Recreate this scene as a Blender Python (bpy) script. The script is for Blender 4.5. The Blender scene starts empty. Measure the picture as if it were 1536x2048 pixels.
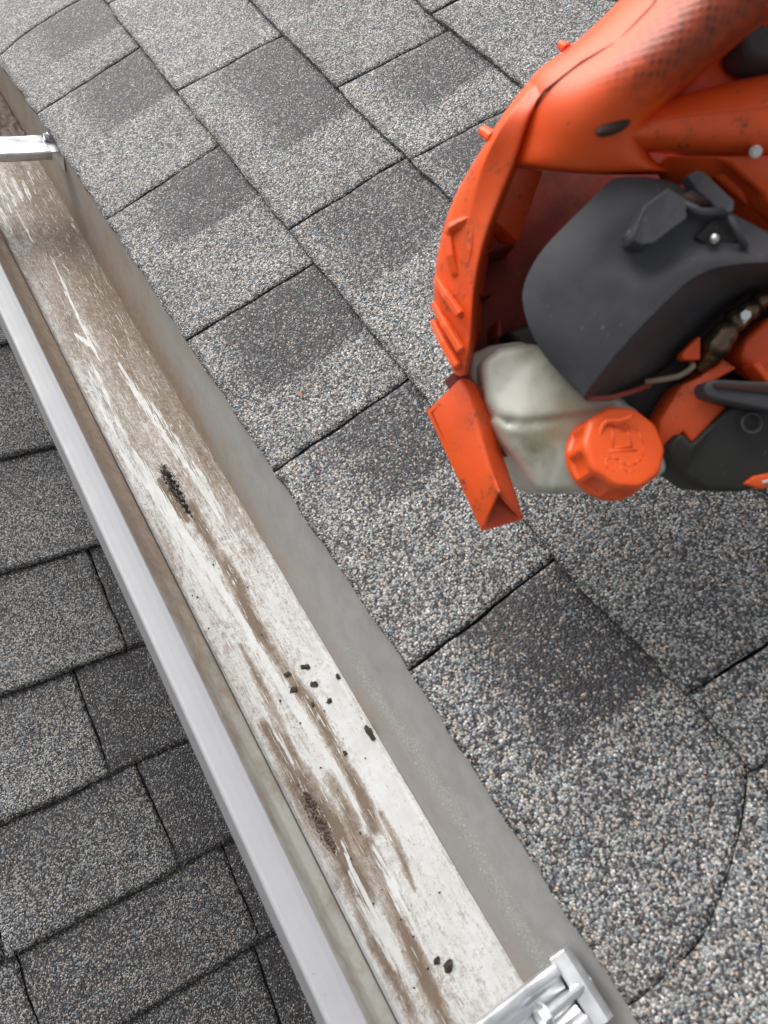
import bpy, bmesh, math, random
from mathutils import Vector, Matrix, noise
random.seed(7)
R = math.radians
sc = bpy.context.scene
col = sc.collection

# ------------------------------------------------------------------ camera
CZ = 3.6                                   # eye height above the ground
CX = Vector((0.83223024, -0.27854463, 0.47938056))     # rows: world x, y, z seen in the lens frame (right, down, forward)
CY = Vector((-0.51150607, -0.71932286, 0.47003846))
CN = Vector((0.21390271, -0.63638629, -0.74111951))
FPX = 1509.9
cd = bpy.data.cameras.new('camera'); cam = bpy.data.objects.new('camera', cd); col.objects.link(cam)
right = Vector((CX.x, CY.x, CN.x)); down = Vector((CX.y, CY.y, CN.y)); fwd = Vector((CX.z, CY.z, CN.z))
mw = Matrix((right, -down, -fwd)).transposed().to_4x4(); mw.translation = (0, 0, CZ)
cam.matrix_world = mw
cd.sensor_fit = 'VERTICAL'; cd.sensor_height = 36; cd.lens = FPX / 2048 * 36
cd.clip_start = 0.02; cd.clip_end = 500
cd.dof.use_dof = True; cd.dof.focus_distance = 0.80; cd.dof.aperture_fstop = 9.0
sc.camera = cam

# ------------------------------------------------------------------ sky, sun, exposure
SUN_EL, SUN_AZ = R(46), R(-20)             # azimuth from +Y towards +X
w = bpy.data.worlds.new('World'); sc.world = w; w.use_nodes = True
nt = w.node_tree; bg = nt.nodes['Background']
sky = nt.nodes.new('ShaderNodeTexSky'); sky.sky_type = 'NISHITA'; sky.sun_disc = False
sky.sun_elevation = SUN_EL; sky.sun_rotation = SUN_AZ; sky.dust_density = 6; sky.air_density = 1; sky.ozone_density = 1
hs = nt.nodes.new('ShaderNodeHueSaturation'); hs.inputs['Saturation'].default_value = 0.15
nt.links.new(sky.outputs[0], hs.inputs['Color']); nt.links.new(hs.outputs[0], bg.inputs['Color'])
bg.inputs['Strength'].default_value = 0.125
sd = bpy.data.lights.new('sun', 'SUN'); sd.energy = 1.9; sd.angle = R(58); sd.color = (1, .97, .93)
sun = bpy.data.objects.new('sun', sd); col.objects.link(sun)
sv = Vector((math.sin(SUN_AZ) * math.cos(SUN_EL), math.cos(SUN_AZ) * math.cos(SUN_EL), math.sin(SUN_EL)))
sun.rotation_euler = sv.to_track_quat('Z', 'Y').to_euler(); sun.location = (0, 0, 20)
sc.view_settings.view_transform = 'Standard'; sc.view_settings.look = 'None'
sc.view_settings.exposure = 0.50; sc.view_settings.gamma = 1
sc.cycles.max_bounces = 6

# ------------------------------------------------------------------ helpers
def raydir(px, py):
    c = Vector(((px - 768) / FPX, (py - 1024) / FPX, 1.0))
    return Vector((CX.dot(c), CY.dot(c), CN.dot(c)))
def P(px, py, d):                          # a point d metres in front of the eye
    return raydir(px, py) * d + Vector((0, 0, CZ))
def on_plane(px, py, o, n):
    r = raydir(px, py); e = Vector((0, 0, CZ))
    return e + r * ((o - e).dot(n) / r.dot(n))
def tag(o, label=None, cat=None, group=None, kind=None):
    if label: o['label'] = label
    if cat: o['category'] = cat
    if group: o['group'] = group
    if kind: o['kind'] = kind
    return o
def empty(name, loc):
    o = bpy.data.objects.new(name, None); o.location = loc; o.empty_display_size = .05; col.objects.link(o); return o
def link_mesh(name, bm, mat, parent=None, smooth=True, recalc=True):
    if recalc: bmesh.ops.recalc_face_normals(bm, faces=bm.faces[:])
    me = bpy.data.meshes.new(name); bm.to_mesh(me); bm.free()
    for p in me.polygons: p.use_smooth = smooth
    o = bpy.data.objects.new(name, me); col.objects.link(o)
    for m in (mat if isinstance(mat, (list, tuple)) else [mat]): me.materials.append(m)
    if parent is not None:
        o.parent = parent
        off = Vector((0, 0, 0)); q = parent
        while q is not None: off += q.location; q = q.parent
        for v in me.vertices: v.co -= off
    return o
def mods(o, bevel=0, seg=3, sub=0, angle=30, solid=0, remesh=0, smoothit=0):
    if solid:
        m = o.modifiers.new('solid', 'SOLIDIFY'); m.thickness = solid; m.offset = 0
    if remesh:
        m = o.modifiers.new('remesh', 'REMESH'); m.mode = 'VOXEL'; m.voxel_size = remesh; m.use_smooth_shade = True
    if smoothit:
        m = o.modifiers.new('smooth', 'SMOOTH'); m.iterations = smoothit; m.factor = .5
    if bevel:
        m = o.modifiers.new('bevel', 'BEVEL'); m.width = bevel; m.segments = seg; m.limit_method = 'ANGLE'; m.angle_limit = R(angle)
        m.use_clamp_overlap = True; m.harden_normals = False
    if sub:
        m = o.modifiers.new('sub', 'SUBSURF'); m.levels = sub; m.render_levels = sub
    return o
def lerp(a, b, t): return a + (b - a) * t
def sstep(a, b, x):
    if a == b: return float(x > a)
    t = min(1, max(0, (x - a) / (b - a))); return t * t * (3 - 2 * t)
def knots(k):                              # piecewise-linear function through sorted (x, y)
    def f(x):
        if x <= k[0][0]: return k[0][1]
        for (a, b), (c, d) in zip(k, k[1:]):
            if x <= c: return b + (d - b) * (x - a) / (c - a)
        return k[-1][1]
    return f
def nz(x, y=0., z=0.): return noise.noise(Vector((x, y, z)))

# ------------------------------------------------------------------ materials
class NT:
    def __init__(s, name):
        s.m = bpy.data.materials.new(name); s.m.use_nodes = True; s.t = s.m.node_tree
        s.b = s.t.nodes['Principled BSDF']
    def n(s, typ, **kw):
        o = s.t.nodes.new('ShaderNode' + typ)
        for k, v in kw.items():
            if k.startswith('i_'):
                key = k[2:]; o.inputs[int(key) if key.isdigit() else key].default_value = v
            else: setattr(o, k, v)
        return o
    def l(s, a, b): s.t.links.new(a, b)
    def plug(s, v, sock):
        if hasattr(v, 'is_output') or hasattr(v, 'links'): s.l(v, sock)
        else: sock.default_value = v
    def math(s, op, a, b=0., c=None, clamp=False):
        o = s.n('Math', operation=op, use_clamp=clamp); s.plug(a, o.inputs[0]); s.plug(b, o.inputs[1])
        if c is not None: s.plug(c, o.inputs[2])
        return o.outputs[0]
    def mix(s, f, a, b, mode='MIX'):
        o = s.n('Mix', data_type='RGBA', blend_type=mode); s.plug(f, o.inputs[0]); s.plug(a, o.inputs[6]); s.plug(b, o.inputs[7]); return o.outputs[2]
    def ramp(s, f, stops, interp='LINEAR'):
        o = s.n('ValToRGB'); r = o.color_ramp; r.interpolation = interp
        while len(r.elements) < len(stops): r.elements.new(.5)
        for e, (p, c) in zip(r.elements, stops):
            e.position = p; e.color = (c, c, c, 1) if isinstance(c, (int, float)) else (*c, 1)
        s.l(f, o.inputs[0]); return o.outputs[0]
    def noise(s, vec, scale, detail=4, rough=.55):
        o = s.n('TexNoise'); s.l(vec, o.inputs['Vector']); o.inputs['Scale'].default_value = scale
        o.inputs['Detail'].default_value = detail; o.inputs['Roughness'].default_value = rough; return o.outputs[0]
    def obj(s): return s.n('TexCoord').outputs['Object']
    def mapping(s, vec, scale=(1, 1, 1), rot=(0, 0, 0)):
        o = s.n('Mapping'); s.l(vec, o.inputs[0]); o.inputs['Scale'].default_value = scale; o.inputs['Rotation'].default_value = rot; return o.outputs[0]
    def attr(s, name): return s.n('Attribute', attribute_name=name)
    def bump(s, h, strength, dist, normal=None):
        o = s.n('Bump'); o.inputs['Strength'].default_value = strength; o.inputs['Distance'].default_value = dist; s.l(h, o.inputs['Height'])
        if normal is not None: s.l(normal, o.inputs['Normal'])
        return o.outputs[0]

def mat_shingle():
    k = NT('mineral_granules'); at = k.attr('shade'); sep = k.n('SeparateColor'); k.l(at.outputs['Color'], sep.inputs[0])
    dark, tone, rnd = sep.outputs
    co = k.obj()
    warp = k.n('TexNoise', i_Scale=260., i_Detail=1.); k.l(co, warp.inputs['Vector'])
    wv = k.n('VectorMath', operation='MULTIPLY_ADD'); k.l(warp.outputs['Color'], wv.inputs[0]); wv.inputs[1].default_value = (.0022,) * 3; k.l(co, wv.inputs[2])
    co2 = wv.outputs[0]
    v = k.n('TexVoronoi', feature='F1', i_Scale=620., i_Randomness=1.); k.l(co2, v.inputs['Vector'])
    vs = k.n('SeparateColor'); k.l(v.outputs['Color'], vs.inputs[0])
    big = k.noise(co, 9, 3, .6); mid = k.noise(co, 45, 3, .6); fine = k.noise(co, 220, 2, .6)
    # darkness shifts the mix of granule colours
    d = k.math('ADD', dark, k.math('MULTIPLY_ADD', mid, .8, -.4))
    d = k.math('SUBTRACT', k.math('MULTIPLY', k.math('MULTIPLY', dark, k.math('MULTIPLY_ADD', fine, 1.7, .15)), .46), k.math('MULTIPLY', k.math('SUBTRACT', mid, .5), .40))
    g = k.math('SUBTRACT', vs.outputs[0], d)
    g = k.math('ADD', g, k.math('MULTIPLY_ADD', big, .30, -.15))
    g = k.math('ADD', g, k.math('MULTIPLY_ADD', fine, .30, -.15))
    g = k.math('ADD', g, k.math('MULTIPLY_ADD', tone, .5, -.25), clamp=True)
    c = k.ramp(g, [(0, (.020, .018, .021)), (.15, (.042, .038, .045)), (.30, (.084, .081, .088)), (.46, (.155, .155, .160)), (.62, (.250, .254, .256)), (.77, (.37, .372, .37)), (.92, (.56, .555, .545))], 'CONSTANT')
    tan = k.math('GREATER_THAN', vs.outputs[1], .88)
    tan = k.math('MULTIPLY', tan, k.math('GREATER_THAN', g, .22))
    c = k.mix(k.math('MULTIPLY', tan, .85), c, (.46, .36, .27, 1))
    blue = k.math('MULTIPLY', k.math('LESS_THAN', vs.outputs[1], .22), k.math('GREATER_THAN', g, .3))
    c = k.mix(k.math('MULTIPLY', blue, .6), c, (.21, .26, .27, 1))
    stain = k.math('MULTIPLY', k.ramp(k.noise(co, 6.5, 5, .7), [(.60, 0.), (.70, 1.)]), .45); c = k.mix(stain, c, (.085, .06, .045, 1))
    gap = k.ramp(v.outputs['Distance'], [(.50, 0.), (.80, 1.)])
    c = k.mix(k.math('MULTIPLY', gap, .8), c, (.022, .021, .023, 1))
    k.l(c, k.b.inputs['Base Color']); k.b.inputs['Roughness'].default_value = .48
    k.b.inputs['Specular IOR Level'].default_value = .5
    h = k.math('SUBTRACT', 1., v.outputs['Distance']); h = k.math('ADD', h, k.math('MULTIPLY', vs.outputs[2], .5))
    k.l(k.bump(h, .9, .0011), k.b.inputs['Normal'])
    return k.m
def mat_plain(name, c, rough=.5, metal=0., scale=60, var=.15, bump=0.):
    k = NT(name); n = k.noise(k.obj(), scale, 5)
    lo = tuple(max(0, x * (1 - var)) for x in c); hi = tuple(min(1, x * (1 + var)) for x in c)
    k.l(k.ramp(n, [(.3, lo), (.7, hi)]), k.b.inputs['Base Color']); k.b.inputs['Roughness'].default_value = rough; k.b.inputs['Metallic'].default_value = metal
    if bump: k.l(k.bump(n, bump, .001), k.b.inputs['Normal'])
    return k.m
def mat_lip():
    k = NT('pale_grey_enamel'); co = k.obj(); n = k.noise(k.mapping(co, (1, .12, 1)), 120, 5, .65); n2 = k.noise(co, 30, 4, .6); n3 = k.noise(co, 260, 3, .7)
    c = k.ramp(k.math('ADD', k.math('MULTIPLY', n, .5), k.math('MULTIPLY', n2, .5)), [(.35, (.275, .277, .290)), (.65, (.300, .304, .320))])
    sp = k.ramp(n3, [(.70, 0.), (.74, 1.)]); c = k.mix(k.math('MULTIPLY', sp, .55), c, (.08, .07, .06, 1))
    k.l(c, k.b.inputs['Base Color']); k.l(k.ramp(n2, [(.3, .42), (.7, .62)]), k.b.inputs['Roughness']); k.l(k.bump(n2, .12, .003), k.b.inputs['Normal'])
    return k.m
def mat_gutter():
    """white enamelled aluminium; attribute 'dirt': R brown silt, G scratch/clean, B dark soil"""
    k = NT('stained_white_enamel'); at = k.attr('dirt'); sep = k.n('SeparateColor'); k.l(at.outputs['Color'], sep.inputs[0])
    br, cl, so = sep.outputs; co = k.obj()
    st = k.mapping(co, (1, .16, 1)); st2 = k.mapping(co, (1, .05, 1), (0, 0, .04))
    n1 = k.noise(st, 420, 5, .7); n2 = k.noise(co, 55, 5, .65); n3 = k.noise(st2, 900, 2, .6); n4 = k.noise(co, 700, 3, .7); n5 = k.noise(co, 180, 4, .6)
    mottled = k.math('ADD', k.math('MULTIPLY', n1, .45), k.math('ADD', k.math('MULTIPLY', n5, .30), k.math('MULTIPLY', n2, .35)))   # about .55
    mottled = k.math('ADD', mottled, k.math('MULTIPLY_ADD', n4, .35, -.17))
    x = k.math('ADD', br, k.math('MULTIPLY', k.math('SUBTRACT', mottled, .56), 2.3))
    cov = k.ramp(k.math('ADD', x, 0.), [(.26, 0.), (.46, .40), (.62, .78), (.95, 1.)])
    scr = k.ramp(k.math('ADD', k.math('MULTIPLY', cl, .80), k.math('ADD', k.math('MULTIPLY', k.math('SUBTRACT', n3, .5), 3.4), k.math('MULTIPLY', k.math('SUBTRACT', n5, .5), 1.3))), [(.40, 0.), (.66, 1.)])
    cov = k.math('MULTIPLY', cov, k.math('SUBTRACT', 1., scr))
    brown = k.ramp(n2, [(.3, (.17, .125, .09)), (.55, (.25, .195, .15)), (.75, (.34, .28, .225))])
    brown = k.mix(k.ramp(k.math('ADD', br, k.math('MULTIPLY', k.math('SUBTRACT', n5, .5), 1.2)), [(.62, 0.), (1.15, .75)]), brown, (.125, .088, .06, 1))
    white = k.ramp(n2, [(.3, (.47, .47, .455)), (.7, (.60, .61, .615))])
    c = k.mix(cov, white, brown)
    soil = k.ramp(k.math('ADD', so, k.math('MULTIPLY', k.math('SUBTRACT', n4, .5), 1.6)), [(.36, 0.), (.75, 1.)])
    c = k.mix(k.math('MULTIPLY', soil, .9), c, (.03, .022, .016, 1))
    sp = k.ramp(n4, [(.66, 0.), (.72, 1.)]); c = k.mix(k.math('MULTIPLY', sp, k.math('MULTIPLY', cov, .5)), c, (.06, .045, .03, 1))
    k.l(c, k.b.inputs['Base Color'])
    k.l(k.ramp(cov, [(0, .32), (1, .8)]), k.b.inputs['Roughness'])
    k.l(k.bump(k.math('ADD', k.math('MULTIPLY', cov, .6), k.math('MULTIPLY', k.math('MULTIPLY', cov, n4), 1.)), .5, .0008), k.b.inputs['Normal'])
    return k.m
def mat_wall(name, base, base2):
    """inside walls of the gutter; 'dirt': R brown silt, G pale lichen specks"""
    k = NT(name); at = k.attr('dirt'); sep = k.n('SeparateColor'); k.l(at.outputs['Color'], sep.inputs[0]); co = k.obj()
    n2 = k.noise(co, 40, 5, .65); n4 = k.noise(co, 620, 3, .7); n5 = k.noise(co, 150, 4, .65)
    x = k.math('ADD', sep.outputs[0], k.math('ADD', k.math('MULTIPLY_ADD', n2, 1.7, -.85), k.math('MULTIPLY_ADD', n5, 1.0, -.5)))
    cov = k.ramp(x, [(.15, 0.), (.85, 1.)])
    c = k.mix(cov, k.ramp(n2, [(.3, base), (.7, base2)]), k.ramp(n5, [(.3, (.20, .15, .11)), (.7, (.33, .265, .21))]))
    lich = k.ramp(k.math('ADD', sep.outputs[1], k.math('MULTIPLY', k.math('SUBTRACT', n4, .5), 2.6)), [(.56, 0.), (.68, 1.)])
    c = k.mix(k.math('MULTIPLY', lich, .7), c, (.62, .66, .50, 1))
    k.l(c, k.b.inputs['Base Color']); k.b.inputs['Roughness'].default_value = .5
    k.l(k.bump(n5, .15, .0008), k.b.inputs['Normal'])
    return k.m
def mat_orange(name='orange_plastic', c=(.77, .078, .010), c2=(.83, .105, .016), rough=.42, dirt=.55):
    k = NT(name); co = k.obj(); n = k.noise(co, 30, 5, .6); n2 = k.noise(co, 420, 4, .7); n3 = k.noise(co, 90, 4, .65); n4 = k.noise(k.mapping(co, (1, 3.2, 1), (.3, .8, .5)), 260, 3, .7)
    base = k.ramp(n, [(.3, c), (.7, c2)])
    m = k.ramp(k.math('ADD', k.math('MULTIPLY', n2, .55), k.math('MULTIPLY', n3, .55)), [(.625, 0.), (.70, 1.)])
    base = k.mix(k.math('MULTIPLY', m, dirt * 1.5, clamp=True), base, (.10, .035, .02, 1))
    film = k.ramp(n3, [(.45, 0.), (.75, 1.)]); base = k.mix(k.math('MULTIPLY', film, dirt * .5), base, (.30, .07, .03, 1))
    wear = k.ramp(n4, [(.68, 0.), (.73, 1.)]); base = k.mix(k.math('MULTIPLY', wear, .25), base, (.86, .28, .16, 1))
    k.l(base, k.b.inputs['Base Color']); k.l(k.ramp(n3, [(.3, rough - .08), (.7, rough + .15)]), k.b.inputs['Roughness'])
    k.l(k.bump(k.noise(co, 1500, 2), .10, .0004), k.b.inputs['Normal'])
    return k.m
def mat_grip():
    k = NT('orange_grip_plastic'); co = k.obj(); at = k.attr('grip'); n = k.noise(co, 30, 5, .6); n3 = k.noise(co, 110, 4, .65)
    uv = k.n('UVMap', uv_map='UVMap').outputs[0]
    v = k.n('TexVoronoi', feature='F1', i_Scale=300., i_Randomness=.15); k.l(uv, v.inputs['Vector'])
    n2g = k.noise(co, 160, 5, .75)
    dots = k.ramp(v.outputs['Distance'], [(.25, 1.), (.50, 0.)])
    base = k.ramp(n, [(.3, (.77, .078, .010)), (.7, (.83, .105, .016))])
    g = at.outputs['Fac']
    film = k.math('MULTIPLY', k.ramp(k.math('ADD', g, k.math('MULTIPLY_ADD', n3, 1.2, -.6)), [(.2, 0.), (1.0, 1.)]), .72)
    base = k.mix(film, base, (.16, .035, .018, 1))
    base = k.mix(k.math('MULTIPLY', k.math('MULTIPLY', k.math('MULTIPLY', dots, k.ramp(n2g, [(.42, 0.), (.62, 1.)])), k.ramp(k.math('ADD', g, k.math('MULTIPLY_ADD', n3, .8, -.4)), [(.2, 0.), (.6, 1.)])), .75), base, (.06, .018, .012, 1))
    n2 = k.noise(co, 420, 4, .7); m = k.ramp(k.math('ADD', k.math('MULTIPLY', n2, .55), k.math('MULTIPLY', n3, .55)), [(.66, 0.), (.74, 1.)])
    base = k.mix(k.math('MULTIPLY', m, .5), base, (.10, .035, .02, 1))
    k.l(base, k.b.inputs['Base Color']); k.b.inputs['Roughness'].default_value = .43
    k.l(k.bump(k.math('MULTIPLY', dots, g), .3, .0005), k.b.inputs['Normal'])
    return k.m
def mat_black(name, c=(.046, .046, .053), rough=.5):
    k = NT(name); co = k.obj(); n = k.noise(co, 40, 5, .65); n2 = k.noise(co, 500, 3, .7); n3 = k.noise(k.mapping(co, (1, 4, 1), (.5, .2, .9)), 160, 4, .7)
    base = k.ramp(n, [(.3, tuple(x * .8 for x in c)), (.7, tuple(x * 1.35 for x in c))])
    sp = k.ramp(k.math('ADD', k.math('MULTIPLY', n2, .5), k.math('MULTIPLY', n3, .6)), [(.665, 0.), (.73, 1.)])
    base = k.mix(k.math('MULTIPLY', sp, .30), base, (.30, .29, .29, 1))
    k.l(base, k.b.inputs['Base Color']); k.l(k.ramp(n, [(.3, rough - .08), (.7, rough + .1)]), k.b.inputs['Roughness'])
    k.l(k.bump(k.noise(co, 1800, 2), .22, .0004), k.b.inputs['Normal'])
    return k.m
def mat_tank():
    k = NT('translucent_tank_plastic'); co = k.obj(); n = k.noise(co, 28, 4, .6); n3 = k.noise(co, 120, 5, .7)
    base = k.ramp(n, [(.30, (.36, .35, .25)), (.45, (.50, .50, .43)), (.7, (.56, .57, .52))])
    m = k.ramp(k.math('ADD', k.math('MULTIPLY', n, .5), k.math('MULTIPLY', n3, .5)), [(.60, 0.), (.68, 1.)])
    base = k.mix(k.math('MULTIPLY', m, .35), base, (.25, .19, .11, 1))
    for (px, py, d, r, cc, amt) in ((1068, 896, .4175, .014, (.14, .13, .075, 1), .85), (1100, 862, .4155, .010, (.30, .24, .12, 1), .6), (1130, 812, .413, .016, (.34, .28, .16, 1), .5), (1100, 960, .421, .018, (.26, .29, .26, 1), .6), (1060, 700, .424, .012, (.24, .19, .13, 1), .7)):
        q = P(px, py, d) - P(1200, 800, .45); dv = k.n('VectorMath', operation='DISTANCE'); k.l(co, dv.inputs[0]); dv.inputs[1].default_value = q
        f = k.ramp(k.math('ADD', k.math('DIVIDE', dv.outputs['Value'], r), k.math('MULTIPLY_ADD', n3, 1.2, -.6)), [(.1, 1.), (1., 0.)])
        base = k.mix(k.math('MULTIPLY', f, amt), base, cc)
    k.l(base, k.b.inputs['Base Color']); k.b.inputs['Roughness'].default_value = .34
    k.b.inputs['Subsurface Weight'].default_value = .35; k.b.inputs['Subsurface Radius'].default_value = (.012, .012, .009); k.b.inputs['Subsurface Scale'].default_value = .6
    return k.m
def mat_metal(name, c=(.75, .76, .78), rough=.33):
    k = NT(name); co = k.obj(); n = k.noise(co, 60, 4); n2 = k.noise(k.mapping(co, (.1, 1, 1)), 900, 2)
    k.l(k.ramp(n, [(.3, tuple(x * .8 for x in c)), (.7, c)]), k.b.inputs['Base Color']); k.b.inputs['Metallic'].default_value = .9
    k.l(k.ramp(n, [(.3, rough - .08), (.7, rough + .14)]), k.b.inputs['Roughness']); k.l(k.bump(n2, .08, .0004), k.b.inputs['Normal'])
    return k.m
M = dict(shingle=mat_shingle(), deck=mat_plain('asphalt_underlay', (.006, .006, .006), .95),
         lip=mat_lip(), floor=mat_gutter(),
         front=mat_wall('stained_front_wall', (.44, .44, .385), (.54, .54, .50)), back=mat_wall('stained_shaded_back_wall', (.27, .27, .262), (.36, .358, .352)),  # back wall base greyed to paint in the overhang's shade, under the stains
         metal=mat_metal('zinc_plated_steel'), soil=mat_plain('dark_wet_soil', (.034, .025, .019), .8, 0, 300, .5, .8), sludge=mat_plain('brown_leaf_sludge', (.085, .06, .045), .75, 0, 160, .55, .9),
         orange=mat_orange(), orange_in=mat_orange('sooty_shaded_orange_plastic', (.075, .009, .005), (.24, .018, .007), .6, .9), orange_mid=mat_orange('dirty_shaded_orange_plastic', (.34, .030, .007), (.52, .055, .010), .5, .9), cap=mat_orange('orange_cap_plastic', (.80, .085, .010), (.85, .11, .015), .36, .15),  # inner oranges darkened for shade as well as grime
         grip=mat_grip(), black=mat_black('black_plastic'), engine=mat_black('greasy_engine_metal', (.018, .017, .016), .5), tank=mat_tank(),
         brown=mat_metal('oily_brown_metal', (.16, .115, .075), .3), line=mat_plain('tan_fuel_line', (.30, .23, .16), .5), hole=mat_plain('dark_recess', (.03, .008, .005), .7),
         leaf=mat_plain('rust_leaf', (.32, .14, .07), .7), wall=mat_plain('painted_siding', (.62, .62, .58), .6, 0, 12, .06), ground=mat_plain('lawn', (.055, .075, .03), .9, 0, 3, .5))

# ------------------------------------------------------------------ ground and house walls
bm = bmesh.new(); bmesh.ops.create_grid(bm, x_segments=4, y_segments=4, size=150)
tag(link_mesh('ground', bm, M['ground']), kind='structure')
def box(bm, x0, x1, y0, y1, z0, z1):
    r = bmesh.ops.create_cube(bm, size=1); vs = r['verts']
    for v in vs: v.co = ((x0 + x1) / 2 + v.co.x * (x1 - x0), (y0 + y1) / 2 + v.co.y * (y1 - y0), (z0 + z1) / 2 + v.co.z * (z1 - z0))
bm = bmesh.new()
for i in range(20):                        # lapped siding boards under the eave
    z = .02 + i * .148; box(bm, .60, .618 + .006 * (i % 2), -.9, 3.2, z, z + .150)
o = link_mesh('house_wall', bm, M['wall'], smooth=False); tag(o, 'pale lapped siding wall under the eave behind the gutter', 'wall')
bm = bmesh.new(); box(bm, .2525, .2665, -1.0, 3.3, CZ - .66, CZ - .502)
box(bm, .268, .60, -1.0, 3.3, CZ - .66, CZ - .645)
o = link_mesh('fascia_board', bm, M['wall'], smooth=False); mods(o, .002, 2); tag(o, 'painted fascia board with soffit carrying the back of the gutter', 'fascia')

# ------------------------------------------------------------------ shingle roofs
class Roof:
    def __init__(s, o, S, T):
        s.o, s.S, s.T = Vector(o), Vector(S), Vector(T); n = s.S.cross(s.T); s.N = n if n.z > 0 else -n
    def st(s, px, py):
        q = on_plane(px, py, s.o, s.N) - s.o; return q.dot(s.S), q.dot(s.T)
    def at(s, a, b, h=0.): return s.o + s.S * a + s.T * b + s.N * h
    def build(s, label, courses, deck, seed):
        root = empty('shingle_roof', s.at(0, 0)); tag(root, label, 'roof')
        bm = bmesh.new(); s0, s1, t0, t1 = deck
        v = [bm.verts.new(s.at(a, b, -h)) for h in (.003, .016) for a, b in ((s0, t0), (s1, t0), (s1, t1), (s0, t1))]
        for f in ((0, 1, 2, 3), (4, 5, 6, 7), (0, 1, 5, 4), (1, 2, 6, 5), (2, 3, 7, 6), (3, 0, 4, 7)): bm.faces.new([v[i] for i in f])
        link_mesh('roof_deck', bm, M['deck'], root, smooth=False)
        bm = bmesh.new(); cl = bm.loops.layers.float_color.new('shade')
        rnd = random.Random(seed)
        for ci, c in enumerate(courses):
            tl, th = c['lo'], c['hi']; J = c['joints']
            for j in range(len(J) - 1):
                a0, a1, ga = J[j][0], J[j][1], J[j][3]; b0, b1, gb = J[j + 1][0], J[j + 1][1], J[j + 1][3]
                info = J[j][2] or {}
                L = b0 - a0; na = max(3, int(L / .0055)); nb = 22
                lift = c.get('lift', .006) + info.get('lift', 0.) + rnd.uniform(0, .0006)
                tone = info.get('tone', rnd.uniform(.38, .58)); sd_ = rnd.uniform(0, 90)
                grid = []; cols = []
                for ib in range(nb + 1):
                    row = []; crow = []
                    b = ib / nb
                    for ia in range(na + 1):
                        a = ia / na
                        sl = lerp(a0 + ga / 2, b0 - gb / 2, a); sh = lerp(a1 + ga / 2, b1 - gb / 2, a)
                        tt_hi = th(sh)
                        t = lerp(tl(sl), tt_hi + .022, b); bb = (t - tl(sl)) / (tt_hi - tl(sl)); ss = lerp(sl, sh, min(1.2, bb)) + lerp(J[j][4] if len(J[j]) > 4 else 0, J[j + 1][4] if len(J[j + 1]) > 4 else 0, a) * 4 * bb * max(0, 1 - bb)
                        if ia in (0, na): ss += (.0011 * nz(t * 150, sd_) + .0012 * nz(t * 40, sd_ + 5)) + .0022 * nz(t * 22, ci + 3.)
                        if ib == 0: t += .0012 * nz(ss * 170, sd_ + 9) + .0022 * nz(ss * 30, sd_ + 3)
                        h = lift * (1 - .92 * min(1, bb)) + .0003 + .0006 * nz(ss * 14, t * 14, sd_)
                        if bb > 1.0: h = min(h, .0012)
                        if ib == 0 or ia in (0, na): h -= .0008
                        row.append(bm.verts.new(s.at(ss, t, h)))
                        dk = 0.
                        if 'dark' in info:            # dark granule blend near the head of the tab
                            w0, w1 = info['dark']     # from/to, measured from the joint at high s
                            ds = (b1 if True else 0) - ss
                            dk = sstep(w0 - .012, w0 + .006, ds) * (1 - sstep(w1 - .004, w1 + .003, ds + .002 * nz(t * 60, sd_))) * sstep(info.get('b0', .30), info.get('b0', .30) + .38, bb)
                            dk *= info.get('str', 1.)
                        dk = max(dk, info.get('all', 0.))
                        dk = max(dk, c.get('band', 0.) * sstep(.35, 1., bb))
                        crow.append((dk, tone, rnd.random(), 1))
                    grid.append(row); cols.append(crow)
                def face(vs, cs):
                    f = bm.faces.new(vs)
                    for lp, q in zip(f.loops, cs): lp[cl] = q
                flip = s.S.cross(s.T).dot(s.N) < 0
                for ib in range(nb):
                    for ia in range(na):
                        idx = [(ib, ia), (ib, ia + 1), (ib + 1, ia + 1), (ib + 1, ia)]
                        if flip: idx.reverse()
                        face([grid[y][x] for y, x in idx], [cols[y][x] for y, x in idx])
                # cut edges down to the course below
                rim = [(0, i) for i in range(na + 1)] + [(i, na) for i in range(1, nb + 1)]
                rim = [(nb - i, 0) for i in range(nb)] + rim
                dn = [bm.verts.new(grid[y][x].co - s.N * (grid[y][x].co.dot(s.N) - s.o.dot(s.N) + .002)) for y, x in rim]
                for q in range(len(rim) - 1):
                    A, B = rim[q], rim[q + 1]
                    vs = [grid[A[0]][A[1]], dn[q], dn[q + 1], grid[B[0]][B[1]]]
                    dkc = (.75, .3, 0, 1)
                    if flip: vs.reverse()
                    face(vs, [dkc] * 4)
        o = link_mesh('shingles', bm, M['shingle'], root, recalc=False)
        return root

def jline(roof, lo, hi, info=None, gap=.0026):
    a = roof.st(*lo)[0]; b = roof.st(*hi)[0]; return [a, b, info, gap]
def fill(J, s0, s1, seed, info=None):
    """more joints beyond those measured, out to s0 and s1"""
    r = random.Random(seed); J = sorted(J, key=lambda q: q[0])
    while J[0][0] > s0:
        a = J[0][0] - r.uniform(.17, .27); J.insert(0, [a, a + r.uniform(-.004, .004), info, .0024])
    while J[-1][0] < s1:
        a = J[-1][0] + r.uniform(.17, .27); J.append([a, a + r.uniform(-.004, .004), info, .0024])
    return J
c30, s30 = math.cos(R(30)), math.sin(R(30))
up = Roof((.2424, 0, CZ - .48), (0, 1, 0), (c30, 0, s30))
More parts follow.
